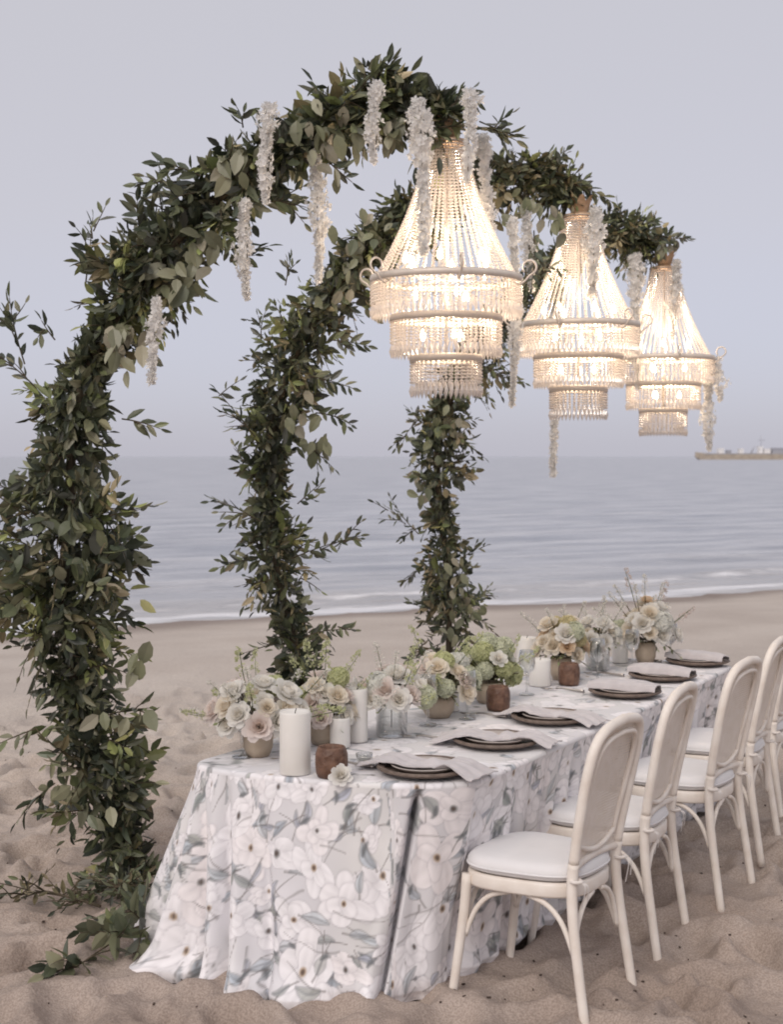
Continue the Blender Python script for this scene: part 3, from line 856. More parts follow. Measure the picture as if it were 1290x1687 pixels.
def garland_arch(idx, label, n_sprigs, leaf_len, pal_mix, extra, pale, seed, group):
    P, rr = ARCH[idx]
    rng = np.random.RandomState(seed)
    origin = P[0] * np.array([1, 1, 0])
    th = thing('foliage_arch', label, 'arch', origin)
    fr = MB(); fr.tube(P - origin, 0.019, 8); fr.build('frame', M['stem'], th)
    T = unit(np.gradient(P, axis=0))
    Lf = Leaves()
    seglen = np.linalg.norm(np.diff(P, axis=0), axis=1).sum()
    env = 1.0 + 0.85 * vnoise(np.arange(91) * 0.16, 0 * np.arange(91.), seed + 1) + 0.75 * vnoise(np.arange(91) * 0.42, 0 * np.arange(91.), seed + 2)
    env = np.clip(env, 0.62, 1.35)                         # thick bunches and thin stretches along the arch
    for i in range(n_sprigs):
        u = rng.uniform(0.015, 0.998) * 89
        while env[int(u)] / 1.3 < rng.rand(): u = rng.uniform(0.015, 0.998) * 89
        j = min(int(u), 88); f = u - j
        p = P[j] * (1 - f) + P[j + 1] * f; t = T[j]; r = rr[j]
        q = rng.normal(size=3); q = unit(q - t * q.dot(t))
        clump = 0.95 + 0.95 * float(vnoise(u * 0.22 + q[0], q[2] * 1.3 + u * 0.05, seed))
        r *= np.clip(clump, 0.5, 1.6) * env[j]
        inner = rng.uniform(0.0, 0.55) * r
        L = np.clip(r - inner * 0.9, 0.07, 0.4) * rng.uniform(0.75, 1.1)
        sgn = 1 if rng.rand() < 0.72 else -1
        tt = t * rng.uniform(0.2, 0.9) * sgn if p[2] < 2.0 else t * rng.uniform(-0.6, 0.8)
        d = q + tt + np.array([0, 0, 0.10 if p[2] < 1.5 else -0.05])
        pal = (PAL_DARK if rng.rand() < pal_mix(u / 89) else PAL_OLIVE) if rng.rand() < 0.86 else PAL_FRESH
        pal = pal * (0.62 + 0.95 * rng.rand() ** 1.5)
        wide = rng.rand() < 0.22
        Lf.sprig(p + q * inner, d, L, leaf_len * (1.0 if not wide else 1.12) * rng.uniform(.7, 1.35), pal, gap=0.0215 if not wide else 0.03, droop=rng.uniform(0.0, 0.5), rng=rng, kind=int(wide), wild=0.45, stem=rng.rand() < 0.5)
    # leaves lying close round the frame, which shut most of the gaps
    m = n_sprigs * 4
    u = rng.uniform(0, 88.9, m); j = u.astype(int)
    q = rng.normal(size=(m, 3)); q = unit(q - T[j] * np.sum(q * T[j], 1)[:, None])
    pos = P[j] + (P[j + 1] - P[j]) * (u - j)[:, None] + q * (rr[j] * env[j] * rng.uniform(0.08, 0.55, m))[:, None]
    Lf.add(pos, q * 0.5 + T[j] * rng.uniform(-1, 1, (m, 1)) + rng.normal(0, .4, (m, 3)), q + rng.normal(0, .6, (m, 3)), leaf_len * 1.15 * rng.uniform(.7, 1.2, m),
           PAL_DARK[rng.randint(len(PAL_DARK), size=m)] * 0.9, 0)
    for (x0, y0, x1, y1, gp) in extra:                     # long shoots that stick out
        j = np.argmin(np.abs(P[:, 0] / P[:, 1] * FPX + CXP - x0) + np.abs(HORIZON - (P[:, 2] - CAM_H) / P[:, 1] * FPX - y0))
        D = P[j, 1] - 0.08
        a, b = at(x0, y0, D), at(x1, y1, D + rng.uniform(-.1, .1))
        L = np.linalg.norm(b - a)
        Lf.sprig(a, b - a + np.array([0, 0, 0.12 * L]), L, leaf_len * rng.uniform(.95, 1.15), PAL_DARK, gap=gp, droop=0.12, rng=rng, wild=0.3)
        for k in range(int(L / 0.07)):
            c = a + (b - a) * rng.uniform(0.15, 0.8)
            Lf.sprig(c, (b - a) / L + rng.normal(0, .6, 3), L * rng.uniform(.25, .45), leaf_len * .9, PAL_DARK, gap=gp, droop=.1, rng=rng, wild=.35)
    for (x, y, w, n) in [(x, y, w * 1.1, int(n * 1.15)) for x, y, w, n in pale]:                              # bunches of big pale leaves
        j = np.argmin(np.abs(P[:, 0] / P[:, 1] * FPX + CXP - x) + np.abs(HORIZON - (P[:, 2] - CAM_H) / P[:, 1] * FPX - y))
        c = at(x, y, P[j, 1] - rr[j] * 0.85)
        wm = w / FPX * c[1]
        pp = c + rng.normal(0, 1, (n, 3)) * np.array([wm * .45, 0.03, wm * .5])
        Lf.add(pp, np.array([0, -0.25, -1.0]) + rng.normal(0, .55, (n, 3)), np.array([0, -1.0, 0.35]) + rng.normal(0, .4, (n, 3)), leaf_len * 1.12 * rng.uniform(.75, 1.25, n),
               PAL_PALE[rng.randint(4, size=n)] * rng.uniform(.45, 1.0, (n, 1)), 1)
    ax_i = None
    def front(p, l):
        j = np.argmin(((p[:, None, :] - P[None, ::3, :]) ** 2).sum(-1), axis=1) * 3
        off = p - P[j]
        tc = unit(CAMP - p)
        return np.sum(off * tc, 1) + 0.3 * l + rng.uniform(0, 0.04, len(p))
    Lf.build(th, origin, 300, seed, front)
    return th

garland_arch(0, 'thick dark leafy half arch rising beside the near table end to the largest chandelier', 720, 0.078, lambda u: 0.85, [
    (140, 470, 160, 335, .030), (40, 600, -5, 480, .03), (60, 640, -30, 560, .03), (200, 690, 262, 705, .022), (180, 850, 255, 835, .022), (60, 1200, -5, 1230, .022), (90, 1290, 25, 1345, .022), (170, 1180, 250, 1165, .022),
    (380, 430, 440, 400, .03), (60, 900, -20, 930, .024), (400, 210, 395, 165, .022), (290, 300, 225, 305, .028), (530, 165, 515, 130, .022), (610, 140, 650, 95, .02), (545, 270, 572, 300, .024), (380, 340, 495, 330, .024),
    (560, 180, 640, 110, .018), (330, 290, 262, 262, .024), (790, 200, 840, 230, .02), (740, 180, 785, 140, .02), (720, 210, 845, 210, .018), (110, 1000, 205, 1020, .02), (120, 1080, 205, 1110, .02), (90, 560, 60, 530, .02)],
    [(298, 440, 44, 15), (212, 545, 52, 16), (395, 265, 34, 9), (545, 205, 60, 14), (650, 215, 26, 8), (330, 400, 30, 6), (200, 1180, 40, 6), (225, 1090, 30, 4), (110, 880, 40, 5), (170, 1340, 35, 4)], 101, 'arches')
garland_arch(1, 'leafy half arch standing between two other arches, carrying the middle chandelier', 680, 0.066, lambda u: 0.80 if u < 0.45 else 0.45, [  # more olive towards the chandelier: its warm light put into leaf colour
    (420, 720, 345, 635, .026), (430, 860, 338, 815, .026), (420, 920, 362, 935, .022), (480, 920, 595, 885, .026), (500, 1050, 580, 1025, .022), (470, 470, 480, 420, .022), (430, 560, 425, 510, .026), (540, 560, 605, 570, .02), (510, 620, 580, 640, .018), (520, 680, 582, 690, .018), (490, 830, 530, 800, .022), (500, 730, 548, 770, .02),
    (450, 1060, 410, 1080, .02), (880, 280, 945, 255, .02), (850, 300, 860, 250, .022), (930, 300, 1005, 320, .018), (880, 380, 885, 470, .02), (400, 760, 385, 730, .03)],
    [(560, 470, 36, 8), (610, 390, 46, 14), (905, 355, 36, 10), (480, 660, 36, 8), (520, 730, 36, 9), (850, 330, 34, 8), (580, 420, 34, 8)], 202, 'arches')
garland_arch(2, 'leafy half arch farthest along the table, carrying the smallest chandelier', 560, 0.062, lambda u: 0.45, [
    (690, 880, 625, 830, .028), (720, 860, 660, 880, .026), (770, 1000, 810, 970, .02), (740, 720, 795, 745, .018), (700, 1060, 672, 1085, .02), (790, 600, 860, 635, .022), (1060, 390, 1135, 395, .018), (1010, 380, 1050, 360, .02), (690, 690, 655, 735, .026), (760, 920, 798, 900, .02), (700, 930, 668, 960, .02)],
    [(745, 690, 34, 9), (700, 800, 30, 7), (745, 930, 32, 8), (760, 1000, 34, 7), (1095, 400, 28, 8), (730, 1030, 40, 6), (700, 745, 30, 6)], 303, 'arches')

# ------------------------------------------------------------------ fallen greenery on the sand
def ground_branch(label, pts_px, n, leaf_len, pal, seed, kind=0, lift=0.05):
    rng = np.random.RandomState(seed)
    pts = []
    for x, y in pts_px:
        g = G(x, y, 0.0); g[2] = float(sand_height(np.array([g[0]]), np.array([g[1]]))[0]) + 0.02; pts.append(g)
    P = catmull(pts, 24); P[:, 2] += lift * np.sin(np.linspace(0, math.pi, 24))
    origin = P[0].copy()
    th = thing('leafy_branch', label, 'branch', origin, 0, 'cut branches on the sand')
    mb = MB(); mb.tube(P - origin, np.linspace(0.006, 0.002, 24), 5); mb.build('stem', M['stem'], th)
    Lf = Leaves(); T = unit(np.gradient(P, axis=0))
    for i in range(n):
        j = rng.randint(2, 24)
        d = T[j] * 0.7 + rng.normal(0, .6, 3); d[2] = abs(d[2]) * 0.6 + 0.05
        Lf.sprig(P[j], d, rng.uniform(0.08, 0.17), leaf_len, pal, gap=0.028, droop=0.15, rng=rng, kind=kind, wild=.4)
    Lf.build(th, origin, 60, seed, lambda p, l: p[:, 2] + 0.3 * l)
ground_branch('thin dry twig with small brownish leaves lying on the sand', [(165, 1500), (110, 1488), (55, 1482), (18, 1492)], 20, 0.055, PAL_OLIVE * .8, 31, lift=.03)
ground_branch('bushy dark branch lying on the sand at the foot of the nearest arch', [(268, 1512), (225, 1500), (180, 1493), (130, 1490)], 40, 0.062, PAL_DARK, 32)
ground_branch('long branch with broad dark green leaves lying on sand against the tablecloth', [(275, 1560), (235, 1575), (185, 1590), (125, 1612)], 18, 0.095, PAL_DARK * 1.1, 33, 1)
ground_branch('short leafy branch tucked behind the tablecloth corner on sand', [(300, 1490), (275, 1505), (245, 1530), (205, 1535)], 18, 0.085, PAL_DARK, 34, 1)

# ------------------------------------------------------------------ white hanging blossom strands
def floret_tris(rng, n, r_fn, length, size):
    """n four-petalled florets down a hanging stem of the given length (z from 0 to -length)"""
    mb = MB(); sway = rng.uniform(0, 6)
    for i in range(n):
        f = ((i + rng.rand()) / n) ** 1.25
        a = rng.uniform(0, 6.28); r = r_fn(f) * rng.uniform(0.25, 1.15) * (0.75 + 0.5 * abs(math.sin(f * length * 42 + sway)))
        c = np.array([r * math.cos(a) + 0.012 * math.sin(f * 3.1 + sway), r * math.sin(a), -f * length])
        nrm = unit(np.array([math.cos(a), math.sin(a), rng.uniform(-.6, .4)]) + rng.normal(0, .3, 3))
        x = unit(np.cross(nrm, rng.normal(size=3))); y = np.cross(nrm, x)
        s = size * rng.uniform(.7, 1.2)
        V, T = [c - nrm * s * 0.25], []
        for k in range(4):
            b = k * math.pi / 2
            dd = x * math.cos(b) + y * math.sin(b); ee = -x * math.sin(b) + y * math.cos(b)
            V += [c + dd * s * .55 - ee * s * .38 + nrm * s * .1, c + dd * s + nrm * s * .25, c + dd * s * .55 + ee * s * .38 + nrm * s * .1]
            T += [(0, 1 + 3 * k, 2 + 3 * k), (0, 2 + 3 * k, 3 + 3 * k)]
        sh = rng.uniform(.86, 1.0)
        mb.add(V, [], T, np.array([0.92, 0.905, 0.885]) * sh)
    return mb

def strand(label, x, y0, y1, D, w, seed, dense=1.0):
    rng = np.random.RandomState(seed)
    top, bot = at(x, y0, D), at(x, y1, D)
    length = top[2] - bot[2]
    r = w / 2 / FPX * D
    th = thing('flower_strand', label, 'flower strand', top)
    sm = MB(); sm.tube([(0, 0.03, 0.015), (0.004, 0, -length * .5), (0, 0, -length)], .0018, 4); sm.build('stem', M['stem'], th)
    fn = lambda f: r * (0.72 + 0.28 * math.sin(f * 9 + seed)) * (1.0 if f < .55 else 1.0 - 0.72 * (f - .55) / .45) * (0.6 + 0.4 * min(1, f / .08))
    o = floret_tris(rng, int(length * 700 * dense * (r / 0.035)), fn, length, 0.0165).build('florets', M['petal'], th, False, True)
    o['kind'] = 'stuff'
    return th
DT = 5.45
strand('white blossom strand hanging over the front of the thick arch, highest on its left shoulder', 441, 172, 335, 5.30, 32, 1)
strand('white blossom strand draped from the very top of the thick arch', 619, 135, 268, 5.24, 28, 2)
strand('cream blossom strand hanging under the thick arch, ending in a long thin tail', 405, 330, 492, 5.42, 30, 3)
strand('long cream blossom strand hanging free under the thick arch before the middle arch', 521, 250, 465, 5.50, 32, 4)
strand('short blossom strand below the pale leaves on the thick arch shoulder', 252, 492, 632, 5.32, 26, 5)
strand('broad white blossom strand hanging against the crown of the largest chandelier, arch side', 694, 165, 420, 5.24, 40, 6)
strand('white blossom strand over the leaves just right of the largest chandelier crown', 771, 150, 300, 5.22, 26, 7)
strand('white blossom strand hanging beside the beads of the largest chandelier, seaward side', 800, 225, 430, 5.60, 30, 8)
strand('long thin white blossom strand hanging between the largest and the middle chandelier', 845, 360, 668, 6.55, 24, 9)
strand('creamy blossom strand hanging from the middle arch left of its chandelier crown', 872, 350, 478, 6.80, 26, 10)
strand('broad white blossom strand hanging right of the middle chandelier crown', 978, 345, 490, 6.75, 36, 11)
strand('very long white blossom strand dangling below the middle chandelier', 915, 430, 785, 8.35, 22, 12)
strand('white blossom strand hanging left of the smallest chandelier', 1050, 420, 640, 8.25, 30, 13)
strand('white blossom strand dangling from the outer rim of the smallest chandelier', 1171, 595, 742, 8.32, 26, 14)
strand('wispy blossom strand looped at the outer rim of the smallest chandelier', 1184, 590, 660, 8.40, 28, 15, .6)
strand('white blossom strand hanging right of the smallest chandelier crown', 1112, 430, 560, 8.28, 24, 16)

# ------------------------------------------------------------------ chandeliers
def bead(mb, c, r, h=None, n=6):
    h = r if h is None else h
    a = np.linspace(0, 2 * math.pi, n, endpoint=False)
    V = [(c[0], c[1], c[2] + h)] + [(c[0] + r * math.cos(t), c[1] + r * math.sin(t), c[2]) for t in a] + [(c[0], c[1], c[2] - h)]
    mb.add(V, [], [(0, 1 + k, 1 + (k + 1) % n) for k in range(n)] + [(n + 1, 1 + (k + 1) % n, 1 + k) for k in range(n)])

def build_chandelier():
    th = thing('crystal_chandelier', '', 'chandelier')
    Zr = [0.445, 0.298, 0.148]; Rr = [0.282, 0.207, 0.132]
    ztop, rtop = 0.955, 0.078
    def rprof(z):
        f = np.clip((ztop - z) / (ztop - Zr[0]), 0, 1)
        return rtop + (0.270 - rtop) * f ** 1.55
    # bead strands that sweep from the crown to the wide ring
    z = [ztop]
    while z[-1] > Zr[0] + 0.012:
        r0 = rprof(z[-1]); dz = 0.0125
        r1 = rprof(z[-1] - dz); k = 0.0128 / math.hypot(dz, r1 - r0)
        z.append(z[-1] - dz * k)
    mb = MB()
    for zz in z: bead(mb, (rprof(zz), 0, zz), 0.0082, 0.0068)
    me = mb.mesh('bead_strand', M['crystal'], False)
    N = 44
    for k in range(N): link('bead_strand', me, th, Matrix.Rotation(2 * math.pi * k / N, 4, 'Z'))
    # three fringes
    for (zr, r, n, beads, drop) in ((Zr[0], Rr[0] + .002, 84, 7, 0.056), (Zr[1], Rr[1] + .002, 64, 7, 0.056), (Zr[2], Rr[2] + .002, 42, 7, 0.056)):
        for ring_in in (0, 1):
            fb = MB(); zz = -0.016
            nb = beads if ring_in == 0 else beads - 2
            for b in range(nb): bead(fb, (0, 0, zz), 0.0070, 0.0062); zz -= 0.0125
            bead(fb, (0, 0, zz - drop * .38), 0.0082, drop * .45)
            fm = fb.mesh('crystal_strand', M['crystal'], False)
            nn = n if ring_in == 0 else int(n * .7)
            for k in range(nn):
                a = 2 * math.pi * (k + .5 * ring_in) / nn; q = r - 0.022 * ring_in
                link('crystal_strand', fm, th, Matrix.Translation((q * math.cos(a), q * math.sin(a), zr)))
        rb = MB(); rb.lathe([(r - .010, zr - .012), (r + .004, zr - .014), (r + .007, zr), (r + .004, zr + .012), (r - .010, zr + .010), (r - .010, zr - .012)], 64)
        # spokes that hold the ring
        for k in range(4):
            a = k * math.pi / 2 + .3
            rb.tube([(0, 0, zr), ((r - .008) * math.cos(a), (r - .008) * math.sin(a), zr)], .004, 5)
        rb.build('ring', M['antique'], th)
    st = MB(); st.tube([(0, 0, Zr[2] - .01), (0, 0, 0.99)], .007, 8); st.build('stem', M['antique'], th)
    # scrolled arms on the wide ring
    sc = MB()
    pts = []
    for q in np.linspace(0, 1, 14): pts.append((0.245 + .085 * q, 0, 0.445 - .030 * math.sin(q * math.pi)))
    for q in np.linspace(0.1, 1, 16):
        a = -math.pi / 2 + q * 2 * math.pi * 0.86
        pts.append((0.330 + .026 * math.cos(a), 0, 0.475 + .026 * math.sin(a)))
    sc.tube(pts, .0042, 6)
    sme = sc.mesh('scroll_arm', M['antique'])
    for k in range(6): link('scroll_arm', sme, th, Matrix.Rotation(2 * math.pi * k / 6 + 0.30, 4, 'Z'))
    # crown of upright leaves
    cr_ = MB()
    cr_.lathe([(0.0, .945), (.080, .95), (.084, .962), (.045, .972), (.030, .985), (.0, .986)], 24)
    for k in range(8):
        a = 2 * math.pi * k / 8
        for q in (0,):
            pr = [(0.034, .975, .016), (0.042, 1.00, .022), (0.052, 1.025, .020), (0.066, 1.045, .010), (0.072, 1.052, .002)]
            L_, R_ = [], []
            for (r, zz, w) in pr:
                L_.append((r * math.cos(a) - w * math.sin(-a) * 0 + w * math.sin(a), r * math.sin(a) - w * math.cos(a), zz))
                R_.append((r * math.cos(a) - w * math.sin(a), r * math.sin(a) + w * math.cos(a), zz))
            cr_.grid(np.array([L_, R_]))
    cr_.build('crown', M['copper'], th)
    hk = MB()
    hk.tube([(0, 0, .98), (0, 0, 1.05), (0.012, 0, 1.075), (0.0, 0, 1.10), (-.012, 0, 1.085)], .0045, 6)
    hk.build('hook', M['antique'], th)
    # candle bulbs
    bl = MB(); prof = [(0, 0), (.010, .004), (.013, .016), (.009, .034), (.0, .048)]
    bl.lathe(prof, 10); bme = bl.mesh('bulb', M['bulb'])
    hb = MB(); hb.lathe([(0, -.05), (.009, -.05), (.009, 0), (0, 0)], 10); hme = hb.mesh('bulb_holder', M['boat_white'])
    for k in range(6):
        a = 2 * math.pi * k / 6
        Mx = Matrix.Translation((0.165 * math.cos(a), 0.165 * math.sin(a), 0.50))
        link('bulb', bme, th, Mx); link('bulb_holder', hme, th, Mx)
    for (z_, r_, n_) in ((.40, .12, 3), (.245, .09, 3)):
        for k in range(n_):
            a = 2 * math.pi * k / n_ + .5
            link('bulb', bme, th, Matrix.Translation((r_ * math.cos(a), r_ * math.sin(a), z_ - .03)))
    for (z_, p_) in ((0.56, LAMP[0]), (0.35, LAMP[1])):
        ld = bpy.data.lights.new('lamp', 'POINT'); ld.energy = p_; ld.color = (1.0, 0.80, 0.58); ld.shadow_soft_size = 0.05
        link('lamp', ld, th, Matrix.Translation((0.02, 0, z_)))
    return th
LAMP = (8.5, 8.0)
ch = build_chandelier()
CHL = ['largest lit crystal bead chandelier, hanging over the near part of the table',
       'middle lit crystal bead chandelier, hanging between the largest and the smallest one',
       'smallest lit crystal bead chandelier, hanging over the far end of the table']
for i in range(3):
    o = ch if i == 0 else copy_tree(ch)
    o.location = CH_POS[i]; o.rotation_euler = (0, 0, 0.35 + i * 0.5)
    tag(o, CHL[i], 'chandelier', 'chandeliers over the table')

# ------------------------------------------------------------------ chairs
def build_chair():
    th = thing('cane_back_chair', '', 'chair')
    W = M['wood']
    SH = 0.415                                            # top of the seat frame
    # local: -y front (towards the table), +y back
    def seat_outline(scale, n=48):
        a = np.linspace(0, 2 * math.pi, n, endpoint=False)
        x = np.sign(np.cos(a)) * np.abs(np.cos(a)) ** 0.62; y = np.sign(np.sin(a)) * np.abs(np.sin(a)) ** 0.62
        w = 0.215 - 0.028 * (y + 1) / 2 * 1.3
        return np.stack([x * w * scale, y * 0.205 * scale], -1)
    o1, o0 = seat_outline(1.0), seat_outline(0.86)
    fr = MB()
    ring = lambda o, z: np.c_[o, np.full(len(o), z)]
    fr.grid(np.array([ring(o0, SH - .042), ring(o1 * .985, SH - .045), ring(o1, SH - .038), ring(o1, SH - .008), ring(o1 * .985, SH), ring(o0, SH), ring(o0, SH - .042)]).transpose(1, 0, 2), closed_u=True)
    fr.build('seat_frame', W, th)
    cu = MB()
    so = [(0.0, -.004), (0.90, -.004), (0.985, .004), (1.01, .016), (1.00, .030), (0.95, .043), (0.85, .050), (0.6, .055), (0.3, .058), (0.0, .058)]
    cu.grid(np.array([ring(seat_outline(max(s_, 1e-3)), SH + .006 + z_) for s_, z_ in so]).transpose(1, 0, 2), closed_u=True)
    cush = cu.build('cushion', M['cushion'], th)
    pp = MB(); oo = seat_outline(1.008); pp.tube(np.vstack([ring(oo, SH + .022), ring(oo[:1], SH + .022)]), .0035, 5, caps=False)
    pp.build('piping', M['cushion'], cush)
    # front legs
    for s_ in (-1, 1):
        l = MB(); l.tube(catmull([(s_ * .178, -.168, SH - .01), (s_ * .182, -.178, .28), (s_ * .192, -.200, .10), (s_ * .198, -.218, -.035)], 14), np.linspace(.0175, .0140, 14), 10)
        l.build('leg', W, th)
    # rear legs, each running on into the back hoop
    def hoop(s_, n):
        P = [(s_ * .185, .250, -.035), (s_ * .180, .222, .14), (s_ * .172, .198, .30), (s_ * .165, .190, .42), (s_ * .166, .200, .52), (s_ * .176, .222, .64), (s_ * .182, .246, .76), (s_ * .168, .266, .85), (s_ * .118, .280, .897), (0, .286, .913)]
        return catmull(P, n)
    for s_ in (-1, 1):
        P = hoop(s_, 60)
        l = MB(); l.tube(P[:25], np.linspace(.0150, .0178, 25), 10); l.build('leg', W, th)
    P = np.vstack([hoop(-1, 60)[24:], hoop(1, 60)[24:-1][::-1]])
    h = MB(); h.tube(P, 0.0165, 10, caps=True, flat=1.0); hp = h.build('back_frame', W, th)
    # inner hoop + lower rail
    C = np.array([0, P[:, 1].mean(), 0.68])
    def inner(sc):
        m = hoop(1, 80)[:, :]; m = m[m[:, 2] > 0.485]
        full = np.vstack([m, (m * np.array([-1, 1, 1]))[:-1][::-1]])
        q = full.copy()
        q[:, 0] *= sc
        q[:, 2] = 0.695 + (q[:, 2] - 0.695) * (sc + .02)
        q[:, 1] -= 0.018 * (1 - (q[:, 0] / .2) ** 2) * 0 + .0
        return q
    q = inner(0.80)
    lo = catmull([q[-1], (q[-1] * .75 + q[0] * .25) + np.array([0, 0, -.022]), (q[-1] + q[0]) / 2 + np.array([0, 0, -.030]), (q[-1] * .25 + q[0] * .75) + np.array([0, 0, -.022]), q[0]], 14)
    ih = MB(); ih.tube(np.vstack([q, lo[1:]]), 0.0085, 8, caps=False); ih.build('inner_hoop', W, hp)
    rl = MB(); rl.tube(catmull([(-.166, .192, .470), (-.08, .188, .478), (0, .186, .480), (.08, .188, .478), (.166, .192, .470)], 12), .013, 8); rl.build('rail', W, th)
    # woven cane between the hoops and rail (one fine open weave)
    def back_y(z):
        hh = hoop(1, 120); o_ = np.argsort(hh[:, 2]); return np.interp(z, hh[o_, 2], hh[o_, 1])
    def half_w(z):
        hh = hoop(1, 200); m = hh[:, 2] > .45; hh = hh[m]; o_ = np.argsort(hh[:, 2]); return np.interp(z, hh[o_, 2], hh[o_, 0])
    cn = MB()
    pitch, w_ = 0.0095, 0.0068
    z0, z1 = 0.474, 0.908
    zs = np.linspace(z0, z1, 26)
    def strip(pts, du):
        pts = np.asarray(pts); cn.grid(np.array([pts - du, pts + du]))
    for x in np.arange(-.19, .191, pitch):
        zz = zs[half_w(zs) > abs(x) + .002]
        if len(zz) < 2: continue
        zz = np.linspace(zz[0], zz[-1], 20)
        strip(np.c_[np.full(20, x), back_y(zz) + .0012 - 0.012 * (1 - (x / .19) ** 2) , zz], np.array([w_ / 2, 0, 0]))
    for z in np.arange(z0, z1, pitch):
        hw = float(half_w(z)) - .004
        if hw < .02: continue
        xx = np.linspace(-hw, hw, 14)
        strip(np.c_[xx, float(back_y(z)) - .0012 - 0.012 * (1 - (xx / .19) ** 2), np.full(14, z)], np.array([0, 0, w_ / 2]))
    co = cn.build('cane_panel', M['cane'], th, True); co['kind'] = 'stuff'
    # bentwood braces under the seat
    def brace(p, q, zlow=.235):
        p, q = np.array(p), np.array(q); d = (q - p)
        pts = [(p[0], p[1], zlow), (p[0] + d[0] * .055, p[1] + d[1] * .055, zlow + .055), (p[0] + d[0] * .13, p[1] + d[1] * .13, zlow + .105), (p[0] + d[0] * .25, p[1] + d[1] * .25, SH - .066), (p[0] + d[0] * .42, p[1] + d[1] * .42, SH - .046)]
        b = MB(); b.tube(catmull(pts, 14), .0085, 8); b.build('brace', W, th)
    FL, FR, BL, BR = (-.176, -.176), (.176, -.176), (-.166, .196), (.166, .196)
    for a, b in ((FL, FR), (FR, FL), (FL, BL), (BL, FL), (FR, BR), (BR, FR), (BL, BR), (BR, BL)):
        brace(a, b, .205)
    # cushion ties knotted round the rear posts
    for s_ in (-1, 1):
        rb = MB()
        kx, ky, kz = s_ * .166, .212, .435
        rb.tube(catmull([(kx - .02, ky - .01, kz), (kx, ky + .012, kz), (kx + .02, ky - .008, kz), (kx, ky - .03, kz)], 10), .006, 6)
        for e_, dx, dz in ((1, .022, -.075), (-1, -.018, -.062)):
            c = catmull([(kx, ky + .01, kz), (kx + dx * .5, ky + .028, kz - .015), (kx + dx, ky + .022, kz + dz)], 8)
            rb.grid(np.array([c - np.array([.005, 0, 0]), c + np.array([.005, 0, 0])]))
        rb.build('ribbon', M['ribbon'], th)
    return th
chair = build_chair()
CH_RZ = R(-120) + (math.pi / 2 - TANG - R(30))
back_dir = np.array([math.cos(math.pi / 6), -0.5])
rear = [((958, 1690), (1040, 1625)), ((1070, 1577), (1122, 1525)), ((1175, 1500), (1223, 1455)), ((1243, 1418), (1267, 1384)), ((1283, 1356), (1306, 1326))]
CL = ['whitewashed cane back chair at the near table end, the only one seen in full', 'cane back chair second from the near table end', 'cane back chair third from the near table end, in the middle of the row',
      'cane back chair fourth from the near table end', 'cane back chair fifth from the near table end, last of the row']
for i, (a, b) in enumerate(rear):
    o = chair if i == 0 else copy_tree(chair)
    m = (G(*a)[:2] + G(*b)[:2]) / 2
    dv = G(*b)[:2] - G(*a)[:2]
    ang = TANG + R((-3, 2.5, -3, 3, -1)[i])
    bd = np.array([math.sin(ang), -math.cos(ang)])
    c = m - bd * 0.250 + bd * (0.015, .03, .04, .04, .04)[i]
    o.location = (c[0], c[1], float(sand_height(np.array([c[0]]), np.array([c[1]]))[0]) * 0.4)
    o.rotation_euler = (0, 0, math.atan2(-bd[0], bd[1]))
    tag(o, CL[i], 'chair', 'cane back chairs along the table')

# ------------------------------------------------------------------ place settings
TOPZ = TZ + 0.003
def build_setting_meshes():
    D = {}
    mb = MB(); mb.lathe([(0, .0), (.085, .0), (.13, .006), (.158, .016), (.163, .020), (.160, .024), (.128, .014), (.085, .008), (0, .008)], 40); D['charger'] = mb
    return D
def charger(label, p):
    th = thing('charger_plate', label, 'plate', (p[0], p[1], TOPZ), random.uniform(0, 6), 'place settings')
    mb = MB(); mb.lathe([(0, .0), (.085, .0), (.125, .006), (.150, .015), (.156, .019), (.153, .023), (.124, .013), (.085, .007), (0, .007)], 44)
    mb.build('base', M['charger'], th)
    rg = MB()
    for k in range(3):
        a = np.linspace(0, 2 * math.pi, 49); r = .150 - .008 * k
        rg.tube(np.c_[r * np.cos(a), r * np.sin(a), np.full(49, .0225 - .002 * k) + .001 * np.sin(a * 24 + k)], .0042, 6, caps=False)
    rg.build('woven_rim', M['charger'], th)
    pl = MB(); pl.lathe([(0, .009), (.06, .009), (.09, .015), (.108, .026), (.111, .028), (.108, .030), (.088, .020), (.06, .0125), (0, .0125)], 40)
    pl.build('dinner_plate', M['plate'], th)
    return th
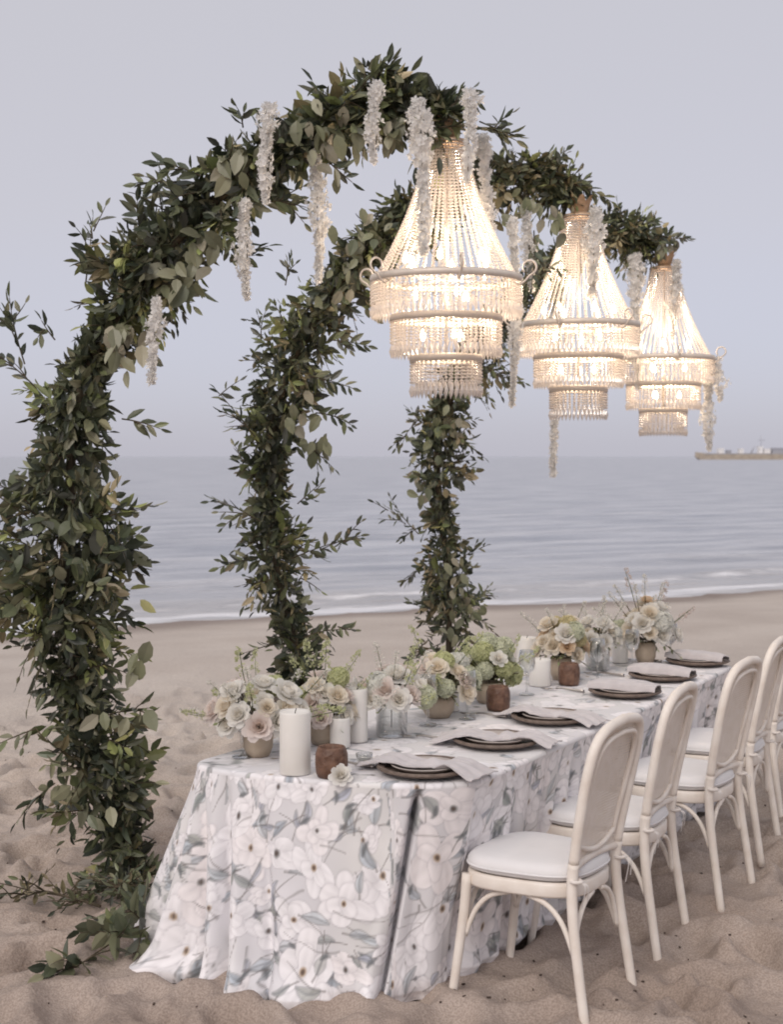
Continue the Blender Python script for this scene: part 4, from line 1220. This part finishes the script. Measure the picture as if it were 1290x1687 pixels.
def napkin(label, p, seed, kind):
    rng = np.random.RandomState(seed)
    th_rot = TANG + math.pi / 2
    nu, nv = 44, 26
    u = np.linspace(-1, 1, nu)[:, None]; v = np.linspace(-1, 1, nv)[None, :]
    if kind == 0:        # loosely draped and knotted, tails off the plate
        pinch = 1 - 0.62 * np.exp(-((u + 0.15) / 0.16) ** 2)
        X = 0.215 * u + 0.01 * vnoise(u * 2, v * 2, seed)
        Y = 0.075 * v * pinch * (1 + 0.35 * vnoise(u * 2.2, 0 * v, seed + 1)) + 0.02 * np.sin(u * 2.4)
        r = np.hypot(X, Y)
        rest = np.where(r < .155, np.interp(r, [0, .06, .108, .135, .157], [.0135, .0145, .031, .028, .027]), np.interp(r, [.157, .215], [.026, .005]))
        Z = rest + 0.004 + 0.030 * np.abs(vnoise(u * 2.4, v * 2.2, seed + 2)) * (1 - 0.5 * np.abs(u)) + 0.022 * np.exp(-((u + 0.15) / .14) ** 2) * (1 - v * v) + 0.004 * np.abs(np.sin(v * 5 + u * 2)) * pinch + 0.010 * np.abs(vnoise(u * 5, v * 1.5, seed + 4))
    else:                # folded into a thick pale roll across the plate
        X = 0.150 * u
        Y = 0.062 * v * (1 - 0.25 * np.abs(u) ** 3) + 0.012 * u * u
        Z = 0.031 + 0.034 * np.clip(1 - v ** 4, 0, 1) ** .5 * (1 - .35 * np.abs(u) ** 4) + 0.008 * vnoise(u * 3, v * 2, seed)
    P = np.stack([X + 0 * Z, Y + 0 * Z, Z], -1)
    mb = MB(); mb.grid(P)
    Q = P.copy(); Q[..., 2] -= 0.0035
    mb.grid(Q, flip=True)
    for e0, e1 in ((P[0], Q[0]), (P[-1], Q[-1]), (P[:, 0], Q[:, 0]), (P[:, -1], Q[:, -1])): mb.grid(np.array([e0, e1]))
    o = mb.build('napkin', M['napkin'])
    o.location = (p[0], p[1], TOPZ); o.rotation_euler = (0, 0, th_rot + rng.uniform(-.2, .2))
    tag(o, label, 'napkin', 'napkins on the plates')
def fork(label, p, ang):
    th = thing('fork', label, 'fork', (p[0], p[1], TOPZ + .002), ang, 'forks beside the plates')
    h = MB(); h.tube(catmull([(-.10, 0, .003), (-.05, 0, .005), (0, 0, .009), (.03, 0, .006)], 12), np.array([.0065, .007, .0065, .006, .0055, .005, .0045, .004, .0035, .0035, .0035, .004]), 8, flat=.5)
    h.build('handle', M['silver'], th)
    t = MB(); t.grid(np.array([[(.028, -.005, .005), (.045, -.011, .003), (.060, -.011, .003)], [(.028, .005, .005), (.045, .011, .003), (.060, .011, .003)]]))
    t.build('neck', M['silver'], th)
    for y in (-.0095, -.0032, .0032, .0095):
        q = MB(); q.tube([(.058, y, .003), (.075, y, .002), (.098, y, .005)], [.0019, .0018, .0009], 5); q.build('tine', M['silver'], th)
PLATES = [(700, 1274), (818, 1228), (908, 1189), (1030, 1146), (1092, 1119), (1150, 1095)]
ORD = ['nearest the rounded table end', 'second from the rounded table end', 'third from the rounded table end', 'fourth from the rounded table end', 'fifth from the rounded table end', 'at the far table end']
for i, (x, y) in enumerate(PLATES):
    p = G(x, y, TZ)
    charger('dark woven charger plate, %s' % ORD[i], p)
    napkin(('loosely knotted mauve grey napkin on the charger %s' if i < 3 else 'thick folded pale napkin on the charger %s') % ORD[i], p, 60 + i, 0 if i < 3 else 1)
    q = p[:2] - tdir * 0.0 - tright * 0.275
    fork('slim silver fork lying inward of the charger %s' % ORD[i], q - tdir * .03, TANG + math.pi / 2 + .05)

# ------------------------------------------------------------------ candles, votives, glasses
def candle(label, x, ybase, w_px, h_px, dx=0):
    p = G(x, ybase, TZ); k = p[1] / FPX
    r, h = w_px / 2 * k, h_px * k
    th = thing('pillar_candle', label, 'candle', (p[0], p[1], TOPZ), 0, 'white pillar candles')
    mb = MB(); mb.lathe([(0, 0), (r * .97, 0), (r, .004), (r * .995, h * .5), (r, h - .006), (r * .96, h), (r * .85, h - .003), (r * .5, h - .010), (0, h - .011)], 36, wob=lambda a: 1 + .008 * np.sin(3 * a + x))
    mb.build('wax_body', M['wax'], th)
    wk = MB(); wk.tube([(0, 0, h - .012), (.001, 0, h - .002), (.004, 0, h + .008)], .0016, 5); wk.build('wick', M['wick'], th)
candle('tall fat white pillar candle at the rounded table end before the roses', 486, 1275, 52, 104)
candle('white pillar candle behind the brown votive nearest the table end', 588, 1222, 36, 88)
candle('short cream pillar candle between the tall candle and the brown votive', 560, 1232, 34, 50)
candle('slim white pillar candle amid green hydrangeas at the table middle', 745, 1172, 24, 70)
candle('tall white pillar candle standing behind the brown votive by the peach roses', 868, 1112, 34, 62)
candle('stout white pillar candle left of the smallest brown votive', 890, 1130, 36, 44)
candle('slim white pillar candle before the farthest bouquet', 1022, 1092, 26, 46)
candle('small white pillar candle between the two farthest bouquets', 985, 1098, 22, 40)

def votive(label, x, yb, w_px, h_px):
    p = G(x, yb, TZ); k = p[1] / FPX; r, h = w_px / 2 * k, h_px * k
    th = thing('clay_votive', label, 'votive', (p[0], p[1], TOPZ), 0, 'brown clay votives')
    mb = MB(); mb.lathe([(0, 0), (r * .86, 0), (r * .95, h * .12), (r, h * .45), (r * .98, h * .75), (r * .86, h * .94), (r * .80, h), (r * .72, h * .98), (r * .74, h * .7), (r * .70, h * .5), (0, h * .48)], 40, wob=lambda a: 1 + .018 * np.sin(9 * a) + .012 * np.sin(4 * a + 1))
    mb.build('pot', M['clay'], th)
    c = MB(); c.lathe([(0, h * .5), (r * .6, h * .5), (r * .6, h * .78), (0, h * .78)], 20); c.build('candle', M['wax'], th)
votive('largest brown clay votive beside the tall fat candle', 546, 1280, 54, 50)
votive('brown clay votive standing before the beige bowl of green hydrangea', 821, 1171, 40, 40)
votive('smallest brown clay votive before the peach and yellow roses', 938, 1129, 36, 36)

def goblet(label, x, yb, h=0.19, r=.036):
    p = G(x, yb, TZ)
    th = thing('wine_glass', label, 'glass', (p[0], p[1], TOPZ), 0, 'clear stemmed glasses')
    mb = MB(); mb.lathe([(0, 0), (.034, .0), (.033, .003), (.006, .008), (.0045, .02), (.0045, h * .42), (.010, h * .46)], 24); mb.build('foot', M['glass'], th)
    b = MB(); b.lathe([(.0, h * .455), (.012, h * .46), (r * .85, h * .56), (r, h * .70), (r * .95, h * .85), (r * .86, h), (r * .84, h), (r * .93, h * .85), (r * .97, h * .70), (r * .82, h * .57), (0, h * .475)], 28); b.build('bowl', M['glass'], th)
goblet('clear wine glass beside the green hydrangeas at the table middle', 705, 1195)
goblet('clear wine glass behind the second charger from the rounded end', 770, 1185)
goblet('clear wine glass by the candle left of the smallest votive', 868, 1145)
goblet('clear wine glass right of the smallest brown votive', 985, 1122)
goblet('clear wine glass between the fourth charger and the farthest bouquet', 1042, 1104)
goblet('clear wine glass right of the farthest bouquet', 1105, 1090)
goblet('clear wine glass at the rounded end left of the rose bouquet', 398, 1248)

def tealight(label, x, yb):
    p = G(x, yb, TZ)
    th = thing('tea_light', label, 'candle', (p[0], p[1], TOPZ))
    g = MB(); g.lathe([(0, 0), (.020, 0), (.027, .020), (.028, .040), (.026, .040), (.024, .020), (.018, .006), (0, .006)], 24); g.build('glass_cup', M['glass'], th)
    c = MB(); c.lathe([(0, .007), (.0185, .007), (.0225, .026), (0, .027)], 20); c.build('wax', M['wax'], th)
tealight('small tea light in a glass cup by the largest brown votive', 600, 1262)

# ------------------------------------------------------------------ flowers
def petal_patch(mb, base, out, up, L, W, cup, col, n=4, m=3):
    out = unit(np.asarray(out)); up = unit(np.asarray(up)); sd_ = np.cross(out, up)
    P = np.zeros((n, m, 3))
    for i, f in enumerate(np.linspace(0, 1, n)):
        ang = cup[0] + (cup[1] - cup[0]) * f
        c = np.asarray(base) + out * (L * math.sin(ang) * f) + up * (L * math.cos(ang) * f)
        w = W * (0.35 + 0.65 * math.sin(min(1, f * 1.05) * math.pi * .62)) * (1 if f < .9 else .72)
        for j, g in enumerate(np.linspace(-1, 1, m)):
            P[i, j] = c + sd_ * g * w * .5 - out * (0.12 * W * g * g)
    mb.grid(P, col=col)

def rose_mesh(seed, tint):
    rng = np.random.RandomState(seed); mb = MB()
    up = np.array([0, 0, 1.0])
    for w, (n, r, L, W, c0, c1) in enumerate(((3, .003, .026, .020, .10, .02), (5, .006, .030, .026, .25, .18), (6, .009, .034, .031, .45, .42), (7, .011, .038, .034, .70, .80), (7, .012, .040, .036, 1.0, 1.25))):
        for k in range(n):
            a = 2 * math.pi * k / n + w * .6 + rng.uniform(-.2, .2)
            o_ = np.array([math.cos(a), math.sin(a), 0])
            petal_patch(mb, o_ * r, o_, up, L * rng.uniform(.9, 1.1), W, (c0, c1 + rng.uniform(-.1, .15)), np.array(tint) * (0.97 + 0.03 * w / 4) * np.array([1, 1 - .008 * (4 - w), 1 - .02 * (4 - w)]))
    return mb.mesh('rose', M['petal'], True, True)
def ball_mesh(seed, tint, R_=.045, n=110, fs=.011):
    rng = np.random.RandomState(seed); mb = MB()
    for i in range(n):
        z = 1 - 1.75 * (i + .5) / n; a = i * 2.39996
        rr = math.sqrt(max(0, 1 - z * z)); nn = np.array([rr * math.cos(a), rr * math.sin(a), z])
        c = nn * R_ * rng.uniform(.86, 1.06)
        x = unit(np.cross(nn, rng.normal(size=3))); y = np.cross(nn, x); s = fs * rng.uniform(.8, 1.2)
        V, T = [c - nn * s * .3], []
        for k in range(4):
            b = k * math.pi / 2; dd = x * math.cos(b) + y * math.sin(b); ee = -x * math.sin(b) + y * math.cos(b)
            V += [c + dd * s * .6 - ee * s * .5, c + dd * s + nn * s * .15, c + dd * s * .6 + ee * s * .5]
            T += [(0, 1 + 3 * k, 2 + 3 * k), (0, 2 + 3 * k, 3 + 3 * k)]
        mb.add(V, [], T, np.array(tint) * rng.uniform(.78, 1.1))
    mb.lathe([(.001, -R_ * .8), (R_ * .7, -R_ * .4), (R_ * .84, 0), (R_ * .6, R_ * .55), (.001, R_ * .8)], 12, col=np.array(tint) * .6)
    return mb.mesh('hydrangea', M['petal'], False, True)
def spray_mesh(seed, tint):
    rng = np.random.RandomState(seed); mb = MB()
    mb.tube([(0, 0, -.05), (0.004, 0, .04), (.012, .004, .11)], [.0016, .0014, .0008], 4, col=(.16, .2, .09))
    for i in range(60):
        f = rng.rand() ** .8; r = .018 * (1 - f * .7); a = rng.uniform(0, 6.28)
        c = np.array([.012 * f * f + r * math.cos(a), r * math.sin(a), .02 + .1 * f]); s = .0058
        v = rng.normal(size=(3, 3)); v = unit(v) * s + c
        w = unit(rng.normal(size=(3, 3))) * s + c
        mb.add(np.vstack([v, w]), [], [(0, 1, 2), (3, 4, 5)], np.array(tint) * rng.uniform(.8, 1.1))
    return mb.mesh('flower_spray', M['petal'], False, True)
ROSES = {'white': [rose_mesh(k, (0.86, 0.85, 0.82)) for k in (1, 2)], 'cream': [rose_mesh(3, (0.85, 0.80, 0.71))], 'peach': [rose_mesh(4, (0.80, 0.66, 0.50))], 'blush': [rose_mesh(5, (0.84, 0.77, 0.74))]}
BALLS = {'lime': ball_mesh(6, (0.62, 0.64, 0.38)), 'white': ball_mesh(7, (0.86, 0.86, 0.81)), 'pale': ball_mesh(8, (0.74, 0.76, 0.60)), 'yellow': ball_mesh(9, (0.74, 0.67, 0.42), .034, 80, .010)}
SPRAYS = [spray_mesh(10, (0.78, 0.76, 0.70)), spray_mesh(11, (0.60, 0.62, 0.38)), spray_mesh(12, (.74, .66, .62))]
VASES = {
    'bowl': ([(0, 0), (.045, 0), (.062, .03), (.066, .060), (.058, .085), (.054, .085), (.060, .06), (.056, .032), (.04, .008), (0, .008)], 'beige'),
    'glass': ([(0, 0), (.052, 0), (.056, .006), (.056, .115), (.058, .120), (.053, .120), (.051, .115), (.051, .012), (0, .010)], 'glass'),
    'clay': ([(0, 0), (.038, 0), (.050, .03), (.052, .07), (.044, .10), (.040, .10), (.046, .07), (.044, .03), (.034, .008), (0, .008)], 'beige')}
def bouquet(label, x, yb, vase, spec, spread, hgt, seed, glow=None, ncol=14):
    rng = np.random.RandomState(seed)
    p = G(x, yb, TZ)
    th = thing('flower_arrangement', label, 'flowers', (p[0], p[1], TOPZ), 0, 'flower arrangements along the table')
    prof, vm = VASES[vase]
    hv = max(z for r, z in prof)
    v = MB()
    v.lathe(prof, 44, wob=(lambda a: 1 + .02 * np.cos(a * 22)) if vase == 'glass' else None)
    v.build('vase', M[vm], th)
    c0 = np.array([0, 0, hv + .01])
    pos = []
    for kind, col, n, sc in spec:
        for k in range(int(n * (1.6 if kind == 'rose' else 1.4))):
            best, bd_ = None, -1
            for t_ in range(14):
                d = rng.normal(size=3); d[2] = abs(d[2]) * .8 + .10; d = unit(d)
                q = c0 + d * np.array([spread, spread, hgt]) * rng.uniform(.72, 1.02) * (1.12 if kind == 'spray' else 1)
                dm = min([np.linalg.norm(q - w) for w in pos] or [1])
                if dm > bd_: best, bd_, dirn = q, dm, d
            pos.append(best)
            me = {'rose': lambda: ROSES[col][rng.randint(len(ROSES[col]))], 'ball': lambda: BALLS[col], 'spray': lambda: SPRAYS[col]}[kind]()
            quat = Vector(unit(dirn + np.array([0, -.25, .25]))).to_track_quat('Z', 'Y')
            Mx = Matrix.Translation(Vector(best)) @ quat.to_matrix().to_4x4() @ Matrix.Scale(sc * (.80 if kind == 'rose' else 1.0) * rng.uniform(.8, 1.2), 4) @ Matrix.Rotation(rng.uniform(0, 6), 4, 'Z')
            link({'rose': 'rose', 'ball': 'hydrangea', 'spray': 'flower_spray'}[kind], me, th, Mx)
    Lf = Leaves()
    for k in range(ncol):
        d = rng.normal(size=3); d[2] = abs(d[2]) * .5 + .05; d = unit(d)
        Lf.sprig(c0 + d * .01, d, spread * rng.uniform(.7, 1.25), .036, np.array([(.12, .15, .08), (.17, .21, .12), (.24, .27, .20), (.08, .10, .06)]) * .9, gap=.020, droop=.3, rng=rng, wild=.4)
    for q in pos: Lf.stems.append((np.array([np.array([0, 0, hv * .25]), c0, q]), np.array([.002, .002, .002])))
    Lf.build(th, np.zeros(3), 0)
    return th
bouquet('large loose bouquet of white roses and lime hydrangea at the rounded table end', 425, 1246, 'clay', [('rose', 'white', 7, 1.35), ('rose', 'blush', 4, 1.25), ('ball', 'lime', 2, .9), ('ball', 'pale', 2, .9), ('rose', 'cream', 4, 1.1), ('spray', 0, 6, 1.0), ('spray', 1, 5, 1.1)], .155, .150, 71)
bouquet('low cream rose bouquet behind the brown votive at the rounded end', 535, 1226, 'bowl', [('rose', 'cream', 5, 1.1), ('rose', 'blush', 3, 1.1), ('rose', 'white', 3, 1.2), ('ball', 'lime', 2, .9), ('spray', 1, 4, 1.1)], .105, .16, 77, ncol=9)
bouquet('white and blush bouquet in a ribbed clear glass vase', 645, 1213, 'glass', [('rose', 'white', 5, 1.3), ('rose', 'blush', 4, 1.2), ('ball', 'white', 2, .9), ('ball', 'pale', 2, .85), ('spray', 0, 5, 1.1), ('spray', 1, 3, 1.1)], .125, .11, 72, ncol=9)
bouquet('low pale hydrangea bouquet between the glass vase and beige bowl', 722, 1182, 'bowl', [('ball', 'pale', 3, 1.0), ('ball', 'lime', 3, .9), ('ball', 'white', 2, 1.0), ('rose', 'cream', 4, 1.1), ('rose', 'blush', 3, 1.1), ('spray', 1, 4, 1.1)], .125, .15, 73, ncol=10)
bouquet('lime green hydrangea bouquet in a beige bowl behind a brown votive', 806, 1158, 'bowl', [('ball', 'lime', 5, 1.0), ('ball', 'pale', 3, 1.0), ('rose', 'white', 3, 1.1), ('spray', 1, 4, 1.2)], .115, .15, 74, ncol=9)
bouquet('peach and yellow bouquet behind the smallest brown votive', 925, 1120, 'clay', [('rose', 'peach', 2, 1.2), ('ball', 'yellow', 3, 1.0), ('rose', 'cream', 6, 1.2), ('ball', 'pale', 2, .9), ('rose', 'white', 3, 1.2), ('spray', 0, 4, 1.1)], .115, .18, 75, ncol=10)
bouquet('small white bouquet between the peach bouquet and the farthest one', 985, 1104, 'glass', [('rose', 'white', 6, 1.1), ('rose', 'cream', 3, 1.1), ('spray', 0, 5, 1.1), ('ball', 'white', 2, .8)], .10, .10, 78, ncol=6)
bouquet('tall cream and white bouquet at the far table end', 1064, 1092, 'clay', [('rose', 'cream', 6, 1.35), ('rose', 'white', 6, 1.3), ('ball', 'white', 2, 1.0), ('ball', 'pale', 2, .9), ('rose', 'peach', 1, 1.1), ('spray', 0, 6, 1.2), ('spray', 2, 3, 1.2)], .145, .19, 76, ncol=8)

def loose_rose(label, x, yb):
    p = G(x, yb, TZ)
    o = link('rose_head', ROSES['white'][0])
    o.location = (p[0], p[1], TOPZ + .012); o.scale = (.8,) * 3; o.rotation_euler = (R(50), 0, 0)
    tag(o, label, 'rose')
loose_rose('single white rose head lying against the largest brown votive', 561, 1287)

# ------------------------------------------------------------------ barge on the horizon
def barge():
    D = 900.0
    p0 = at(1146, 755, D)
    k = D / FPX
    th = thing('work_barge', 'long tan barge with white cabins lying far out on the horizon', 'boat', (p0[0], p0[1], SEA_Z - 1.0))
    L, H, W = 190 * k, 3.9, 14.0
    mb = MB()
    xs = np.array([0, 2.5, 8, L - 6, L])
    top = H + 1.0 + np.array([.7, .4, 0, 0, .3]); bot = np.array([2.6, 1.0, 0, 0, .6]); hw = np.array([.12, .6, 1, 1, .8]) * W / 2
    P = np.array([[(x, -h, b), (x, -h, t), (x, h, t), (x, h, b)] for x, b, t, h in zip(xs, bot, top, hw)])
    mb.grid(P.transpose(1, 0, 2), closed_u=True)
    mb.add(P[0], [(0, 1, 2, 3)]); mb.add(P[-1], [(3, 2, 1, 0)])
    mb.build('hull', M['hull'], th, False)
    ra = MB()
    ra.box((L / 2, -W / 2 - .06, H + .75), (L * .9, .25, .35)); ra.build('rubbing_strake', M['boat_grey'], th, False)
    dk = H + 1.0
    for x, w, h, m in ((15.5, 3.4, 2.8, 'boat_white'), (20.5, 2.4, 1.6, 'boat_grey'), (28, 2.6, 2.6, 'boat_white'), (40, 2.6, 4.0, 'boat_white'), (44, 4, 2.6, 'boat_white'), (52, 10, 3.0, 'boat_grey')):
        b = MB(); b.box((x, 0, dk + h / 2), (w, 5, h)); b.box((x, 0, dk + h + .15), (w + .4, 5.4, .28)); c = b.build('cabin', M[m], th, False)
        g = MB()
        for q in np.arange(x - w / 2 + .6, x + w / 2 - .3, 1.2): g.box((q, -2.53, dk + h * .62), (.6, .08, .6))
        g.build('window', M['glass'], c, False)
    ms = MB(); ms.tube([(40.5, 0, dk), (40.5, 0, dk + 11)], [.35, .15], 6); ms.tube([(38.5, 0, dk + 8), (43, 0, dk + 8)], .18, 5); ms.build('mast', M['boat_grey'], th)
    cr_ = MB(); cr_.tube([(34.5, 0, dk), (36.5, 0, dk + 4.4)], [.5, .25], 6); cr_.build('davit', M['boat_grey'], th)
barge()

# ------------------------------------------------------------------ bits of dry weed on the sand
def debris():
    rng = np.random.RandomState(9); mb = MB()
    gx, gy = np.meshgrid(np.linspace(-4, 4, 401), np.linspace(3, 10, 351), indexing='ij'); gz = sand_height(gx, gy)
    vz = lambda x, y: gz[int(round((x + 4) / .02)), int(round((y - 3) / .02))]
    for i in range(420):
        y = 3.6 + 5.5 * rng.rand() ** 1.4; x = rng.uniform(-.36, .36) * y + rng.normal(0, .1)
        z = float(vz(x, y))
        a = rng.uniform(0, 6.28); l = rng.uniform(.004, .014); w = l * rng.uniform(.3, .8)
        c, s_ = math.cos(a), math.sin(a)
        mb.box((x, y, z + .001), (l, w, .005), [[c, -s_, 0], [s_, c, 0], [0, 0, 1]])
    o = mb.build('beach_litter', M['debris'], None, False)
    tag(o, 'scattered dark crumbs of dry weed and twig on the sand', 'weed', kind='stuff')
debris()
